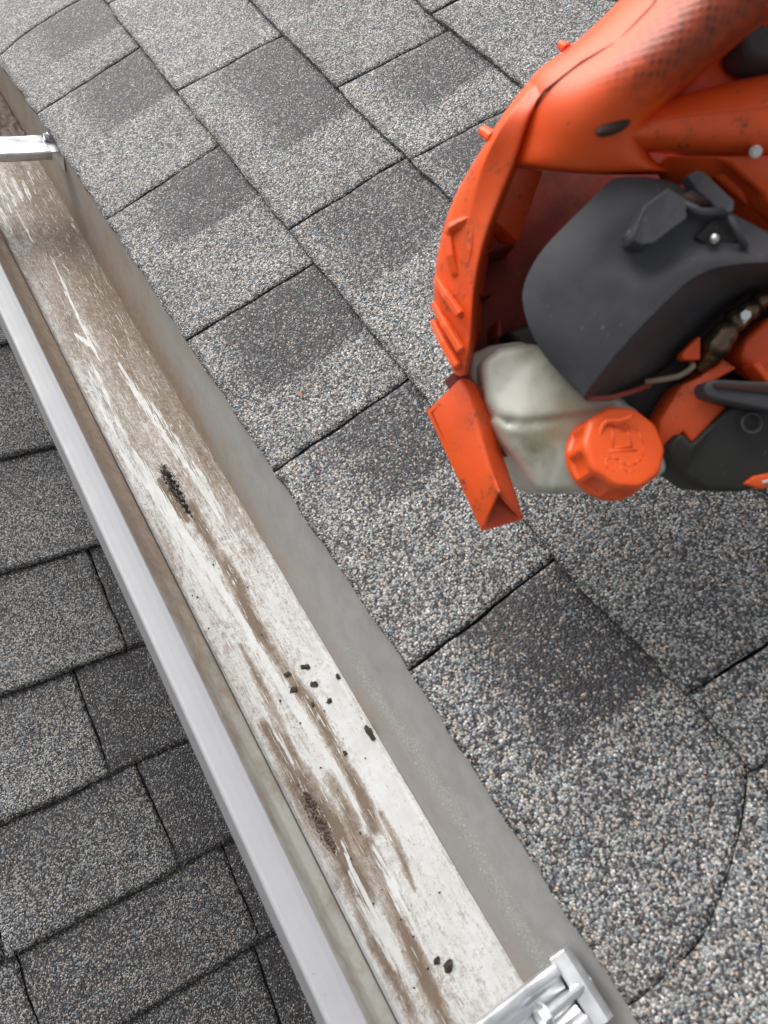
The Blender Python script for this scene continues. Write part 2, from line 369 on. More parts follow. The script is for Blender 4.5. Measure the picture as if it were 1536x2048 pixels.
# joints: (lower end, upper end) in s; a tab's info sits on the joint at its low-s end, the dark patch hangs from its high-s joint
def tabs(js, s0, s1, seed):
    r = random.Random(seed); out = [[a, b, None, g, (i or {}).get('bow', 0.)] for a, b, g, i in js]
    out = sorted(out, key=lambda q: q[0]); given = {round(a, 4): i for a, b, g, i in js}
    out = fill(out, s0, s1, seed)
    for k in range(len(out) - 1):          # info of the tab below joint k+1
        out[k] = list(out[k]); i = given.get(round(out[k + 1][0], 4))
        out[k][2] = i if i is not None else ({'dark': (0, r.uniform(.08, .12)), 'str': r.uniform(.5, 1)} if r.random() < .6 else {})
    return out
D = lambda w=.10, st=1., b0=.28, **k: dict(dark=(0, w * 1.08), str=min(.92, st * .95), b0=b0 - .12, **k)
G = .0024
e0 = knots([(-.15, .008), (-.08, .006), (.16, .005), (.38, .0), (.56, -.003), (.78, -.006), (1.03, -.009), (1.2, -.016), (1.6, -.02)])
e1 = knots([(-.1, .150), (.04, .150), (.17, .139), (.38, .142), (.56, .143), (.79, .145), (1.05, .147), (1.2, .152)])
e2 = knots([(-.1, .290), (.38, .285), (.7, .285), (.9, .291), (1.2, .296)])
e3 = knots([(0, .425), (.59, .424), (.74, .426), (1.0, .436)])
def const(t): return lambda s: t + .002 * nz(s * 3, t * 9)
S0, S1 = -.75, 2.6
courses = [
 dict(lo=e0, hi=e1, joints=tabs([(-.072, -.010, .0006, dict(bow=-.019)), (.164, .173, G, D(.105, 1.0)), (.375, .381, G, D(.085, .75, .35)), (.560, .559, G, D(.10, .95, .15)), (.780, .792, G, D(.10, .95, .25)), (1.032, 1.046, G, D(.115, .95, .30)), (1.199, 1.223, G, D(.1, .9, bow=.013))], S0, S1, 1)),
 dict(lo=e1, hi=e2, joints=tabs([(.044, .042, .0028, {}), (-.014, .004, .0024, {}), (.30, .305, G, D(.1, .6)), (.611, .613, G, D(.11, .7, .1)), (.912, .902, G, D(.17, 1.0, .30)), (1.165, 1.16, G, {})], S0, S1, 2)),
 dict(lo=e2, hi=e3, joints=tabs([(.36, .362, G, D(.1, .7)), (.600, .588, .0018, D(.10, .8, .05)), (.757, .744, G, D(.085, .9, .25)), (1.0, 1.0, G, D(.08, .5))], S0, S1, 3)),
 dict(lo=e3, hi=const(.567), joints=tabs([(.777, .764, .003, {}), (.55, .553, G, D(.1, .6))], S0, S1, 4))]
for k in range(5, 14):
    courses.append(dict(lo=const(.567 + .143 * (k - 5)), hi=const(.567 + .143 * (k - 4)), joints=tabs([(.2 + .07 * (k % 3), .2 + .07 * (k % 3), G, {})], S0, S1, k)))
upper = up.build('grey shingle roof sloping up from the back edge of the gutter', courses, (S0, S1, .013, 1.86), 11)

a16 = R(16); low = Roof((0, 0, CZ - 1.08), (1, 0, 0), (0, math.cos(a16), math.sin(a16)))
lev = [-.71, -.57, -.43, -.29, -.15, -.008, .137, .257, .392, .534, .688, .850, 1.035, 1.178, 1.32, 1.46, 1.60]
LX0, LX1 = -1.6, .58
def ltabs(js, seed):
    J = fill([[a, b, None, g] for a, b, g, i in js], LX0, LX1, seed); given = {round(a, 4): i for a, b, g, i in js}
    r = random.Random(seed)
    for q in J:
        i = given.get(round(q[0], 4)); q[2] = i if i is not None else {'tone': r.uniform(.12, .4), 'all': r.choice((0, 0, .25, .5))}
    return J
dk = lambda v, tone=.40: dict(all=min(.85, v * 1.5), tone=tone - .10, lift=-.002)
lt = lambda tone=.45, **k: dict(tone=tone - .13, **k)  # both tones lowered, painting the lower roof's shade into its granules
LG = .0022
LJ = {-.008: [(-.02, -.02, LG, dk(.25)), (.155, .16, LG, dk(.5)), (.25, .25, LG, lt())],
      .137: [(-.072, -.075, LG, lt(.36, all=.22)), (.171, .167, LG, dk(.5)), (.24, .24, LG, lt())],
      .257: [(-.084, -.08, LG, lt(.40)), (.115, .107, LG, dk(.42)), (.27, .27, LG, lt())],
      .392: [(-.10, -.1, LG, lt(.52)), (.076, .076, LG, dk(.45)), (.28, .28, LG, lt())],
      .534: [(-.07, -.07, LG, lt(.5)), (.146, .145, LG, dk(.4)), (.3, .3, LG, lt())],
      .688: [(-.09, -.09, LG, lt(.45)), (.25, .25, LG, lt(.4))],
      .850: [(-.05, -.05, LG, lt(.42, all=.15)), (.26, .26, LG, lt())]}
lc = []
for k in range(len(lev) - 1):
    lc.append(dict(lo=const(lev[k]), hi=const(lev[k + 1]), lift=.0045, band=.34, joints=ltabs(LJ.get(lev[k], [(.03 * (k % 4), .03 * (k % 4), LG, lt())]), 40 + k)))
lower = low.build('shaded grey shingle roof lying lower down, in front of the gutter', lc, (LX0, LX1, -.71, 1.6), 12)
bm = bmesh.new(); box(bm, -1.5, .595, -.60, -.585, .01, CZ - 1.285); box(bm, -1.5, -1.485, -.583, 1.4, .01, CZ - 1.285)
o = link_mesh('porch_wall', bm, M['wall'], smooth=False); tag(o, 'pale siding wall carrying the lower shingle roof', 'wall')

# ------------------------------------------------------------------ gutter
gut = empty('gutter', (.17, 0, CZ - .585))
tag(gut, 'white metal roof gutter with a dirt streaked channel along the upper roof edge', 'gutter')
ZF = CZ - .58
GY0, GY1 = -.62, 2.7
fb = knots([(-.6, .2412), (0, .2412), (.25, .2418), (.5, .2425), (.8, .2425), (1.1, .2435), (2.7, .2435)])
ff = knots([(-.6, .1515), (2.7, .1515)])
def pt_floor(px, py):
    q = on_plane(px, py, Vector((0, 0, ZF)), Vector((0, 0, 1))); return q.x, q.y
def line_feat(pts, width, val, soft=.4, taper=True):
    return ([pt_floor(*p) for p in pts], width, val, soft, taper)
S_CLEAN = [line_feat(*a) for a in [
 ([(100, 510), (125, 565), (152, 625), (182, 690), (202, 725)], .0030, 1.3), ([(128, 505), (112, 515), (140, 545)], .0016, 1.0),
 ([(150, 668), (172, 685), (190, 700)], .008, 1.1, .8), ([(165, 650), (205, 705)], .004, .7, .8),
 ([(2, 345), (32, 412)], .007, .85, 1.), ([(24, 356), (46, 402)], .008, .9, 1.), ([(45, 362), (62, 402)], .006, .8, 1.), ([(0, 372), (22, 424)], .008, .9, 1.), ([(56, 342), (72, 388)], .004, .7, 1.), ([(30, 418), (68, 486)], .004, .9, .9), ([(-10, 400), (25, 470)], .008, .7, 1.),
 ([(182, 725), (212, 790), (240, 855), (268, 905)], .006, 1.0, .7), ([(175, 730), (205, 820), (262, 935)], .009, .75, .8),
 ([(268, 905), (292, 945), (318, 990), (350, 1040), (385, 1095), (440, 1175), (500, 1262)], .010, 1.35, .6),
 ([(240, 905), (285, 960), (305, 985)], .009, 1.0, .7), ([(300, 985), (360, 1075), (400, 1160), (450, 1240)], .012, .95, .8),
 ([(420, 1130), (470, 1220), (520, 1300), (575, 1385)], .006, 1.15, .6),
 ([(238, 728), (275, 790), (325, 865), (370, 925), (410, 985), (445, 1045)], .0085, 1.25, .7), ([(262, 760), (340, 860), (420, 975)], .010, .7, .9),
 ([(365, 900), (410, 965), (470, 1075)], .012, .6, .9),
 ([(535, 1335), (575, 1400), (622, 1468), (672, 1540), (705, 1600), (728, 1648)], .0050, 1.25, .5), ([(560, 1340), (600, 1420), (640, 1480)], .003, .9),
 ([(600, 1390), (640, 1440), (700, 1490)], .002, .8), ([(470, 1330), (520, 1420), (560, 1480), (590, 1540)], .004, .8, .8),
 ([(684, 1684), (702, 1735), (722, 1778), (768, 1862), (800, 1925)], .0040, 1.4, .5), ([(700, 1745), (735, 1830), (790, 1935)], .008, .9, .8),
 ([(742, 1690), (775, 1750), (808, 1830), (850, 1900)], .009, .9, .8)]]
S_BROWN = [line_feat(*a) for a in [
 ([(385, 1010), (405, 1058), (440, 1110), (480, 1180), (505, 1240), (532, 1290), (570, 1345), (619, 1405), (640, 1440)], .0150, .52, 1., False),
 ([(640, 1440), (668, 1490), (702, 1550), (728, 1605), (745, 1655)], .0135, .56, 1., False),
 ([(480, 1290), (510, 1350), (548, 1430), (575, 1490), (600, 1530)], .0105, .5, 1.), ([(540, 1460), (580, 1530), (615, 1580), (650, 1640)], .020, .52, 1., False),
 ([(600, 1560), (625, 1600), (650, 1640), (672, 1690), (715, 1770)], .030, .60, 1., False), ([(660, 1560), (690, 1610), (715, 1680), (742, 1735)], .018, .42, 1., False),
 ([(735, 1690), (768, 1770), (800, 1850), (833, 1925), (868, 2000), (910, 2090)], .0150, .60, 1., False), ([(760, 1625), (790, 1680), (828, 1780)], .008, .42, 1.),
 ([(690, 1760), (720, 1830), (745, 1900)], .011, .45, 1.), ([(745, 1880), (790, 1960), (840, 2060)], .012, .48, 1., False),
 ([(320, 960), (350, 1010), (375, 1040)], .016, .62, 1.), ([(270, 600), (300, 680), (340, 760)], .02, .15, 1.), ([(60, 470), (95, 560)], .02, .2, 1.)]]
S_SOIL = [line_feat(*a) for a in [([(328, 938), (345, 970), (362, 1000)], .013, .8, 1., False), ([(360, 1005), (385, 1035)], .006, .5, 1.),
 ([(610, 1600), (635, 1640), (660, 1680)], .020, .45, 1.), ([(640, 1660), (655, 1700)], .008, .5, .9), ([(560, 1440), (600, 1530)], .004, .3, 1.), ([(680, 1720), (700, 1760)], .004, .5, 1.)]]
def feat(fs, x, y, combine='max'):
    r = 0.
    for pts, wd, val, soft, taper in fs:
        if y < min(p[1] for p in pts) - .02 or y > max(p[1] for p in pts) + .02: continue
        best = 0.
        n = len(pts) - 1
        for i in range(n):
            (ax, ay), (bx, by) = pts[i], pts[i + 1]
            dx, dy = bx - ax, (by - ay)
            t = min(1, max(0, ((x - ax) * dx + (y - ay) * dy) / (dx * dx + dy * dy + 1e-12)))
            ex, ey = x - ax - dx * t, (y - ay - dy * t) * .8
            d = math.hypot(ex, ey); q = (i + t) / n
            wl = wd / 2 * ((.35 + .65 * math.sin(math.pi * min(1, max(0, q * .9 + .05)))) if taper else 1)
            best = max(best, val * (1 - sstep(wl * (1 - soft), wl * (1 + soft * .6), d)))
        r = max(r, best) if combine == 'max' else r + best
    return r
base_dirt = knots([(-.62, .38), (-.08, .38), (.05, .33), (.15, .32), (.25, .37), (.35, .44), (.45, .50), (.60, .60), (.75, .72), (1.0, .74), (1.12, .60), (1.3, .9), (2.7, 1.0)])
def floor_dirt(x, y):
    u = (x - ff(y)) / (fb(y) - ff(y))       # 0 front, 1 back
    d = base_dirt(y) + .15 * nz(x * 60, y * 12) + .10 * nz(x * 140, y * 26, 3)
    far = sstep(.30, .55, y)
    d += far * (.22 * sstep(.35, .75, u) - .22 * (1 - sstep(0., .28, u)))
    d -= (1 - far) * .10 * sstep(.55, .8, u)
    d += .22 * (1 - sstep(0, .10, u)) * sstep(.02, .2, y) * (.5 + .8 * nz(y * 45, 3.)) + .10 * (1 - sstep(0, .035, 1 - u))
    d += .14 * sstep(.3, .48, y) * (1 - sstep(.48, .62, y)) * sstep(.72, .9, u)
    b = 1.85 * feat(S_BROWN, x, y); b *= .85 + .6 * nz(x * 90, y * 22, 7)
    d = max(d, d * .5 + b) if b > 0 else d
    return d, feat(S_CLEAN, x, y), feat(S_SOIL, x, y)
def ysteps(fine0, fine1, df):
    ys = []; y = GY0
    while y < GY1 - 1e-6: ys.append(y); y += df if fine0 <= y <= fine1 else .02
    return ys + [GY1]
bm = bmesh.new(); cl = bm.verts.layers.float_color.new('dirt'); rows = []; NX = 84
for y in ysteps(-.1, 1.14, .0028):
    row = []
    for i in range(NX + 1):
        u = i / NX; x = lerp(ff(y), fb(y), u)
        z = ZF + .0006 * nz(x * 30, y * 6) + .0035 * (1 - sstep(0, .05, u)) ** 2 + .0030 * (1 - sstep(0, .04, 1 - u)) ** 2
        v = bm.verts.new((x, y, z)); d = floor_dirt(x, y); v[cl] = (*d, 1); row.append(v)
    rows.append(row)
for r0, r1 in zip(rows, rows[1:]):
    for i in range(NX): bm.faces.new((r0[i], r0[i + 1], r1[i + 1], r1[i]))
link_mesh('trough_floor', bm, M['floor'], gut, recalc=False)
def sheet(name, prof, mat, dirt, dy=.008, wob=.0004):
    """prof(y) -> [(x, z)] across; a bent sheet run along the gutter"""
    bm = bmesh.new(); cl = bm.verts.layers.float_color.new('dirt'); rows = []
    for y in ysteps(-.15, 1.3, dy):
        pr = prof(y); row = []
        for i, (x, z) in enumerate(pr):
            v = bm.verts.new((x + wob * nz(y * 5, i * .3), y, z)); v[cl] = (*dirt(i / (len(pr) - 1), y), 1); row.append(v)
        rows.append(row)
    for r0, r1 in zip(rows, rows[1:]):
        for i in range(len(r0) - 1): bm.faces.new((r0[i], r0[i + 1], r1[i + 1], r1[i]))
    return link_mesh(name, bm, mat, gut)
def back_prof(y):
    n = 24; t0 = max(e0(y), -.004) + .0012; xt = .2424 + t0 * c30; zt = .1 + t0 * s30 - .0015
    return [(fb(y) + (xt - fb(y)) * (i / n), ZF + .0005 + zt * i / n) for i in range(n + 1)]
def back_dirt(u, y):                        # u 0 floor, 1 top
    far = sstep(.25, .75, y)
    br = lerp(.16, .62, far) + .50 * (1 - sstep(.0, .40, u)) * lerp(.35, 1, sstep(.1, .45, y)) - .25 * u * (1 - far) + .26 * nz(u * 2.5, y * 7) + .16 * nz(u * 3, y * 30, 5) - .16 * sstep(.5, .9, u)
    q = u - (.40 + .10 * nz(y * 7, 1.)); li = math.exp(-(q / .16) ** 2) * (1 - sstep(.18, .34, y)) * .42
    return br, li, 0
def pinstep(): pass
sheet('back_wall', back_prof, M['back'], back_dirt, .006)
FP = [(0.0965, -.514), (.0985, -.524), (.106, -.531), (.118, -.536), (.1265, -.542), (.131, -.550), (.1345, -.559), (.1395, -.567), (.146, -.572), (.150, -.576), (.1515, -.580)]
def dense(pr, k=4):
    out = []
    for (a, b), (c, d) in zip(pr, pr[1:]): out += [(lerp(a, c, i / k), lerp(b, d, i / k)) for i in range(k)]
    return out + [pr[-1]]
FPD = [(x, CZ + z) for x, z in dense(FP)]
def front_dirt(u, y):
    far = sstep(.12, .42, y)
    return lerp(.26, .98, far) + lerp(.05, .35, far) * sstep(.8, 1, u) + .22 * nz(u * 4, y * 14) + (.28 * (1 - sstep(.4, .62, u)) if far < .5 else 0), 0, 0
sheet('front_wall', lambda y: FPD, M['front'], front_dirt, .008)
# outer skin of the ogee front, and the folded lip on top of it
OUT = [(x - .0012, z - .0012) for x, z in FP]
sheet('outer_skin', lambda y: [(x, CZ + z) for x, z in OUT] + [(fb(y) + .001, CZ - .5815)] + [(x + .0015, z - .0012) for x, z in back_prof(y)[1::6]], M['lip'], lambda u, y: (0, 0, 0), .05)
LIP = [(.0955, -.5175), (.0940, -.5160), (.0940, -.505), (.0940, -.4952), (.0942, -.4934), (.0952, -.4924), (.0970, -.4919), (.103, -.4915), (.109, -.4915), (.1136, -.4919), (.1147, -.4930), (.1149, -.4950), (.1142, -.4985), (.1120, -.4998)]
o = sheet('folded_lip', lambda y: [(x + .0006 * nz(y * 2.2, 4), CZ + z) for x, z in LIP], M['lip'], lambda u, y: (0, 0, 0), .03, 0)
for p in o.data.polygons: p.use_smooth = False
m = o.modifiers.new('solid', 'SOLIDIFY'); m.thickness = .0009

def bar_mesh(bm, pts, prof, side, upv):
    """sweep a closed profile [(a, b)] along pts; a along side, b along upv"""
    rings = [[bm.verts.new(Vector(p) + side * a + upv * b) for a, b in prof] for p in pts]
    n = len(prof)
    for r0, r1 in zip(rings, rings[1:]):
        for i in range(n): bm.faces.new((r0[i], r0[(i + 1) % n], r1[(i + 1) % n], r1[i]))
    bm.faces.new(rings[0]); bm.faces.new(rings[-1])
def cyl(bm, p0, p1, r0, r1=None, seg=20, cap=True):
    p0, p1 = Vector(p0), Vector(p1); r1 = r0 if r1 is None else r1; ax = (p1 - p0).normalized()
    s = ax.orthogonal().normalized(); t = ax.cross(s)
    A = [bm.verts.new(p0 + (s * math.cos(2 * math.pi * i / seg) + t * math.sin(2 * math.pi * i / seg)) * r0) for i in range(seg)]
    B = [bm.verts.new(p1 + (s * math.cos(2 * math.pi * i / seg) + t * math.sin(2 * math.pi * i / seg)) * r1) for i in range(seg)]
    for i in range(seg): bm.faces.new((A[i], A[(i + 1) % seg], B[(i + 1) % seg], B[i]))
    if cap: bm.faces.new(A); bm.faces.new(B)
def hanger(y, label, hw=.0185, plain=False):
    """a stamped channel across the trough, hooked under the lip and screwed through the back"""
    z = CZ - .492; X, Y, Z = Vector((1, 0, 0)), Vector((0, 1, 0)), Vector((0, 0, 1))
    bm = bmesh.new()
    prof = [(-hw, -.006), (-hw, .0032), (-hw + .0016, .0046), (-hw + .0065, .0046), (-hw + .0095, .0012), (-.0045, 0), (-.003, -.0022), (.003, -.0022), (.0045, 0), (hw - .0095, .0012), (hw - .0065, .0046), (hw - .0016, .0046), (hw, .0032), (hw, -.006),
            (hw - .0012, -.006), (hw - .0014, .0025), (hw - .009, 0), (.004, -.0014), (.003, -.0034), (-.003, -.0034), (-.004, -.0014), (-hw + .009, 0), (-hw + .0014, .0025), (-hw + .0012, -.006)]
    if plain:
        prof = [(-hw, -.006), (-hw, .0026), (-hw + .002, .0042), (-.006, .0052), (.0, .0046), (.004, .0030), (hw - .003, .0030), (hw - .001, .0020), (hw, -.006), (hw - .0012, -.006), (hw - .002, .0012), (.004, .0018), (-.006, .0034), (-hw + .002, .0026), (-hw + .0012, -.006)]
    pts = [(.1135, y, z - .006), (.118, y, z - .002), (.126, y, z), (.160, y, z + .001), (.205, y, z + .0005), (.216, y, z + .001), (.2255, y, z + (.0005 if plain else .005))]
    bar_mesh(bm, pts, prof, Y, Z)
    br = link_mesh('gutter_hanger', bm, M['metal'], gut); mods(br, .0006, 2); br['label'] = label
    bm = bmesh.new()                        # end plate standing against the back wall, folded top
    if plain: box(bm, .222, .2387, y - .018, y + .018, z + .0006, z + .0020)
    else: bar_mesh(bm, [(.2255, y, z + .005), (.2345, y, z + .010), (.2395, y, z + .0095)], [(-.021, -.0012), (.021, -.0012), (.021, .0003), (-.021, .0003)], Y, Z)
    box(bm, .2388, .2402, y - .021, y + .021, z - .022, z + (.0020 if plain else .0090))
    pl = link_mesh('end_plate', bm, M['metal'], br, smooth=False); mods(pl, .0005, 2)
    if plain: y += .010
    bm = bmesh.new()
    cyl(bm, (.204 if not plain else .230, y, z + .0065), (.2405, y, z + .0065), .0034, seg=18)
    hx = .2000 if not plain else .226
    cyl(bm, (hx, y, z + .0065), (hx + .004, y, z + .0065), .0062 if not plain else .0045, None, 6); cyl(bm, (hx + .004, y, z + .0065), (hx + .0052, y, z + .0065), .0078 if not plain else .0055, seg=20)
    sc_ = link_mesh('screw', bm, M['metal'], br, smooth=False); mods(sc_, .0005, 2)
    return br
hanger(.975, 'far bracket, a plain bright strap', .0235, True); hanger(-.052, 'near bracket with a hex headed screw')

# ------------------------------------------------------------------ debris in the gutter
def lump(name, px, py, r, label, cat, group=None, mat='soil', flat=.45, elong=1., rot=0., seed=0, n=2):
    x, y = pt_floor(px, py); bm = bmesh.new(); bmesh.ops.create_icosphere(bm, subdivisions=n, radius=1)
    for v in bm.verts:
        q = v.co * (1 + .95 * nz(v.co.x * 1.7 + seed * 3.1, v.co.y * 1.7, v.co.z * 1.7 + seed) + .55 * nz(v.co.x * 3.3 + seed, v.co.y * 3.3, v.co.z * 3.3))
        a = q.x * r; b = q.y * r * elong; v.co = (a * math.cos(rot) - b * math.sin(rot), a * math.sin(rot) + b * math.cos(rot), max(-.15, q.z) * r * flat)
    for v in bm.verts: v.co += Vector((x, y, ZF + .0006))
    root_loc = Vector((x, y, ZF)); me_o = link_mesh(name, bm, M[mat], smooth=False)
    for v in me_o.data.vertices: v.co -= root_loc
    me_o.location = root_loc; tag(me_o, label, cat, group); return me_o
big = [(740, 1467, .0036, 'largest black crumb, near the back wall on the white part of the gutter floor', 1.7), (658, 1402, .0027, 'wide ragged black crumb at the mid gutter floor, below the pair on white paint', .7),
       (677, 1354, .0022, 'small black crumb close to the back wall, above the largest crumb', 1.2), (628, 1369, .0022, 'smooth oval black crumb on white paint beside the brown streak', 1.7),
       (611, 1334, .0021, 'thin pointed black crumb furthest up on the white paint beside the brown streak', 2.), (574, 1349, .0019, 'dark crumb lying in the brown streak, upper of two', 1.6), (588, 1379, .0024, 'dark crumb lying in the brown streak, lower of two', 1.2),
       (895, 1932, .0030, 'blocky black crumb at the near end of the gutter, larger of a pair', 1.3), (873, 1922, .0020, 'blocky black crumb at the near end of the gutter, smaller of a pair', 1.2),
       (625, 1409, .0016, 'tiny black crumb between the brown streak and the wide ragged crumb', 1.2), (690, 1507, .0017, 'dark crumb at the right side of the brown streak, below the largest crumb', 1.1), (870, 1672, .0014, 'dark speck wedged at the foot of the back wall', 1.)]
for i, (px, py, r, lab, el) in enumerate(big): lump('dirt_crumb', px, py, r, lab, 'crumb', mat='soil', elong=el, rot=.3 * i, seed=i + 1, flat=.5)
rr = random.Random(5)
for i, (px, py) in enumerate([(497, 1048), (417, 1257), (385, 1192), (515, 1480), (730, 1517), (878, 1785), (726, 1447), (648, 1422), (560, 1402), (600, 1447), (395, 1195), (686, 1478), (418, 1290), (290, 1010), (282, 776), (125, 880 - 280), (860, 1700 + 90), (700, 1330 + 60)] + [(lerp(x0, x1, u) + dx, lerp(y0, y1, u)) for x0, y0, x1, y1 in ((400, 1060, 620, 1410), (560, 1430, 740, 1750), (740, 1760, 860, 2000)) for u, dx in ((.08, 14), (.2, -18), (.33, 22), (.47, 30), (.6, -8), (.74, 26), (.9, -20))]):
    lump('dirt_speck', px, py, rr.uniform(.0004, .0010), 'tiny black speck scattered on the gutter floor', 'speck', 'tiny black specks scattered on the gutter floor', n=1, seed=i + 40, flat=.6)
def mound(name, poly, hgt, label, cat, mat, seed):
    """low crumbly heap following a line of pixels on the floor: (px, py, half width m)"""
    pts = [(*pt_floor(px, py), hw) for px, py, hw in poly]; bm = bmesh.new(); rnd = random.Random(seed)
    for k in range(len(pts) - 1):
        for _ in range(75):
            t = rnd.random(); x, y, hw = (lerp(pts[k][i], pts[k + 1][i], t) for i in range(3))
            g = rnd.gauss(0, .62)
            if abs(g) > 1.5: continue
            x += g * hw * 1.25 + .0012 * nz(y * 300, seed); y += rnd.gauss(0, .004); r = rnd.uniform(.0003, .0011) * (1.25 - abs(g) * .8)
            q = bmesh.ops.create_icosphere(bm, subdivisions=1, radius=r)
            for v in q['verts']: v.co = Vector((x, y, ZF + .0004 + hgt * max(0, 1 - abs(g)) * rnd.random())) + v.co * (1 + .5 * nz(v.co.x * 900 + x * 777, v.co.y * 900, v.co.z * 900))
    o = link_mesh(name, bm, M[mat], smooth=False); tag(o, label, cat); return o
mound('soil_clump', [(326, 936, .0045), (338, 958, .0070), (350, 980, .0065), (364, 1004, .0040), (380, 1030, .002)], .0016, 'dark crumbly soil clump on the scratched middle of the gutter floor', 'soil', 'soil', 3)
mound('soil_patch', [(612, 1590, .004), (632, 1630, .006), (650, 1668, .005), (668, 1700, .002)], .0010, 'dark patchy soil at the widest part of the brown streak', 'soil', 'sludge', 4)
bm = bmesh.new(); rows = []                 # wet sludge beyond the far bracket
for j in range(120):
    y = 1.115 + j * .006; rows.append([bm.verts.new((lerp(.152, .2415, i / 26), y, ZF + .001 + sstep(0, .04, y - 1.115) * (.010 + .004 * nz(i * .25, j * .12) + .004 * nz(i * .8, j * .5, 2)))) for i in range(27)])
for r0, r1 in zip(rows, rows[1:]):
    for i in range(26): bm.faces.new((r0[i], r0[i + 1], r1[i + 1], r1[i]))
o = link_mesh('leaf_sludge', bm, M['sludge'], recalc=False); tag(o, kind='stuff', label='dark brown wet sludge lying in the gutter beyond the far bracket', cat='sludge')
lf = bmesh.new(); c0 = up.at(*up.st(606, 798), .0075)
vs = [lf.verts.new(c0 + up.S * a + up.T * b + up.N * h) for a, b, h in ((-.004, 0, 0), (-.001, .0018, .0008), (.004, .001, .0003), (.001, -.0016, .0012))]
lf.faces.new(vs); o = link_mesh('leaf_flake', lf, M['leaf'], smooth=False); m = o.modifiers.new('s', 'SOLIDIFY'); m.thickness = .0004
tag(o, 'tiny rust coloured leaf flake lying on the upper shingles', 'leaf')

# ------------------------------------------------------------------ leaf blower, held over the roof
blo = empty('leaf_blower', P(1200, 800, .45))
tag(blo, 'orange handheld leaf blower with black engine cover and white fuel tank held above the shingles', 'leaf blower')
AX = (right * -.10 + down * -.03 + fwd).normalized()           # away from the viewer, into the machine
def prism(name, pts, depth, mat, parent=blo, bevel=.002, seg=3, smooth=True, ax=None, shrink=0.):
    """pts (px, py, d) front outline, pushed back by depth metres along the machine's axis"""
    bm = bmesh.new(); F = [P(*p) for p in pts]; c = sum(F, Vector()) / len(F); ax = AX if ax is None else ax
    A = [bm.verts.new(q) for q in F]; B = [bm.verts.new(c + (q - c) * (1 - shrink) + ax * depth) for q in F]; n = len(F)
    bm.faces.new(A); bm.faces.new(B)
    for i in range(n): bm.faces.new((A[i], A[(i + 1) % n], B[(i + 1) % n], B[i]))
    bmesh.ops.triangulate(bm, faces=[f for f in bm.faces if len(f.verts) > 4])
    o = link_mesh(name, bm, mat, parent, smooth=smooth)
    if bevel: mods(o, bevel, seg, angle=35)
    return o
def gridmesh(name, rows, mat, parent=blo, sub=2, thick=0., attr=None, sharp=()):
    bm = bmesh.new(); uv = bm.loops.layers.uv.new('UVMap'); al = bm.verts.layers.float.new('grip')
    V = [[bm.verts.new(P(*p[:3])) for p in r] for r in rows]
    if attr:
        for i, r in enumerate(V):
            for j, v in enumerate(r): v[al] = attr(i, j)
    for i in range(len(V) - 1):
        for j in range(len(V[0]) - 1):
            f = bm.faces.new((V[i][j], V[i][j + 1], V[i + 1][j + 1], V[i + 1][j]))
            for lp in f.loops:
                p = lp.vert.co; lp[uv].uv = (p.dot(right), -p.dot(down))
    cr = bm.edges.layers.float.new('crease_edge')
    for j in sharp:
        for i in range(len(V) - 1):
            e = bm.edges.get((V[i][j], V[i + 1][j])); e.smooth = False; e[cr] = 1.
    # normals towards the viewer
    bm.normal_update(); s = sum((f.normal.dot(fwd) * f.calc_area() for f in bm.faces))
    if s > 0: bmesh.ops.reverse_faces(bm, faces=bm.faces[:])
    o = link_mesh(name, bm, mat, parent, recalc=False)
    if thick:
        m = o.modifiers.new('solid', 'SOLIDIFY'); m.thickness = thick; m.offset = -1
    if sub: mods(o, sub=sub)
    return o
def tube(name, pts, r, mat, parent=blo, seg=12, flat=1., sub=0, bev=0):
    bm = bmesh.new(); Q = [P(*p[:3]) for p in pts]; rings = []
    for i, q in enumerate(Q):
        t = (Q[min(i + 1, len(Q) - 1)] - Q[max(i - 1, 0)]).normalized(); a = t.cross(fwd).normalized(); b = t.cross(a)
        rad = pts[i][3] if len(pts[i]) > 3 else r
        rings.append([bm.verts.new(q + a * rad * math.cos(2 * math.pi * k / seg) + b * rad * flat * math.sin(2 * math.pi * k / seg)) for k in range(seg)])
    for r0, r1 in zip(rings, rings[1:]):
        for k in range(seg): bm.faces.new((r0[k], r0[(k + 1) % seg], r1[(k + 1) % seg], r1[k]))
    bm.faces.new(rings[0]); bm.faces.new(rings[-1])
    o = link_mesh(name, bm, mat, parent, smooth=not bev)
    if sub: mods(o, sub=sub)
    if bev: mods(o, bev, 2)
    return o

# back shell: inside of the fan housing, soot and inner shade put into its colour
prism('fan_housing', [(940, 745, .462), (925, 640, .462), (945, 520, .462), (985, 400, .458), (1030, 300, .45), (1250, 250, .44), (1700, 200, .44), (1760, 500, .45), (1760, 830, .46), (1500, 830, .465), (1200, 800, .468), (1000, 760, .465)], .035, M['orange_in'], bevel=.004)
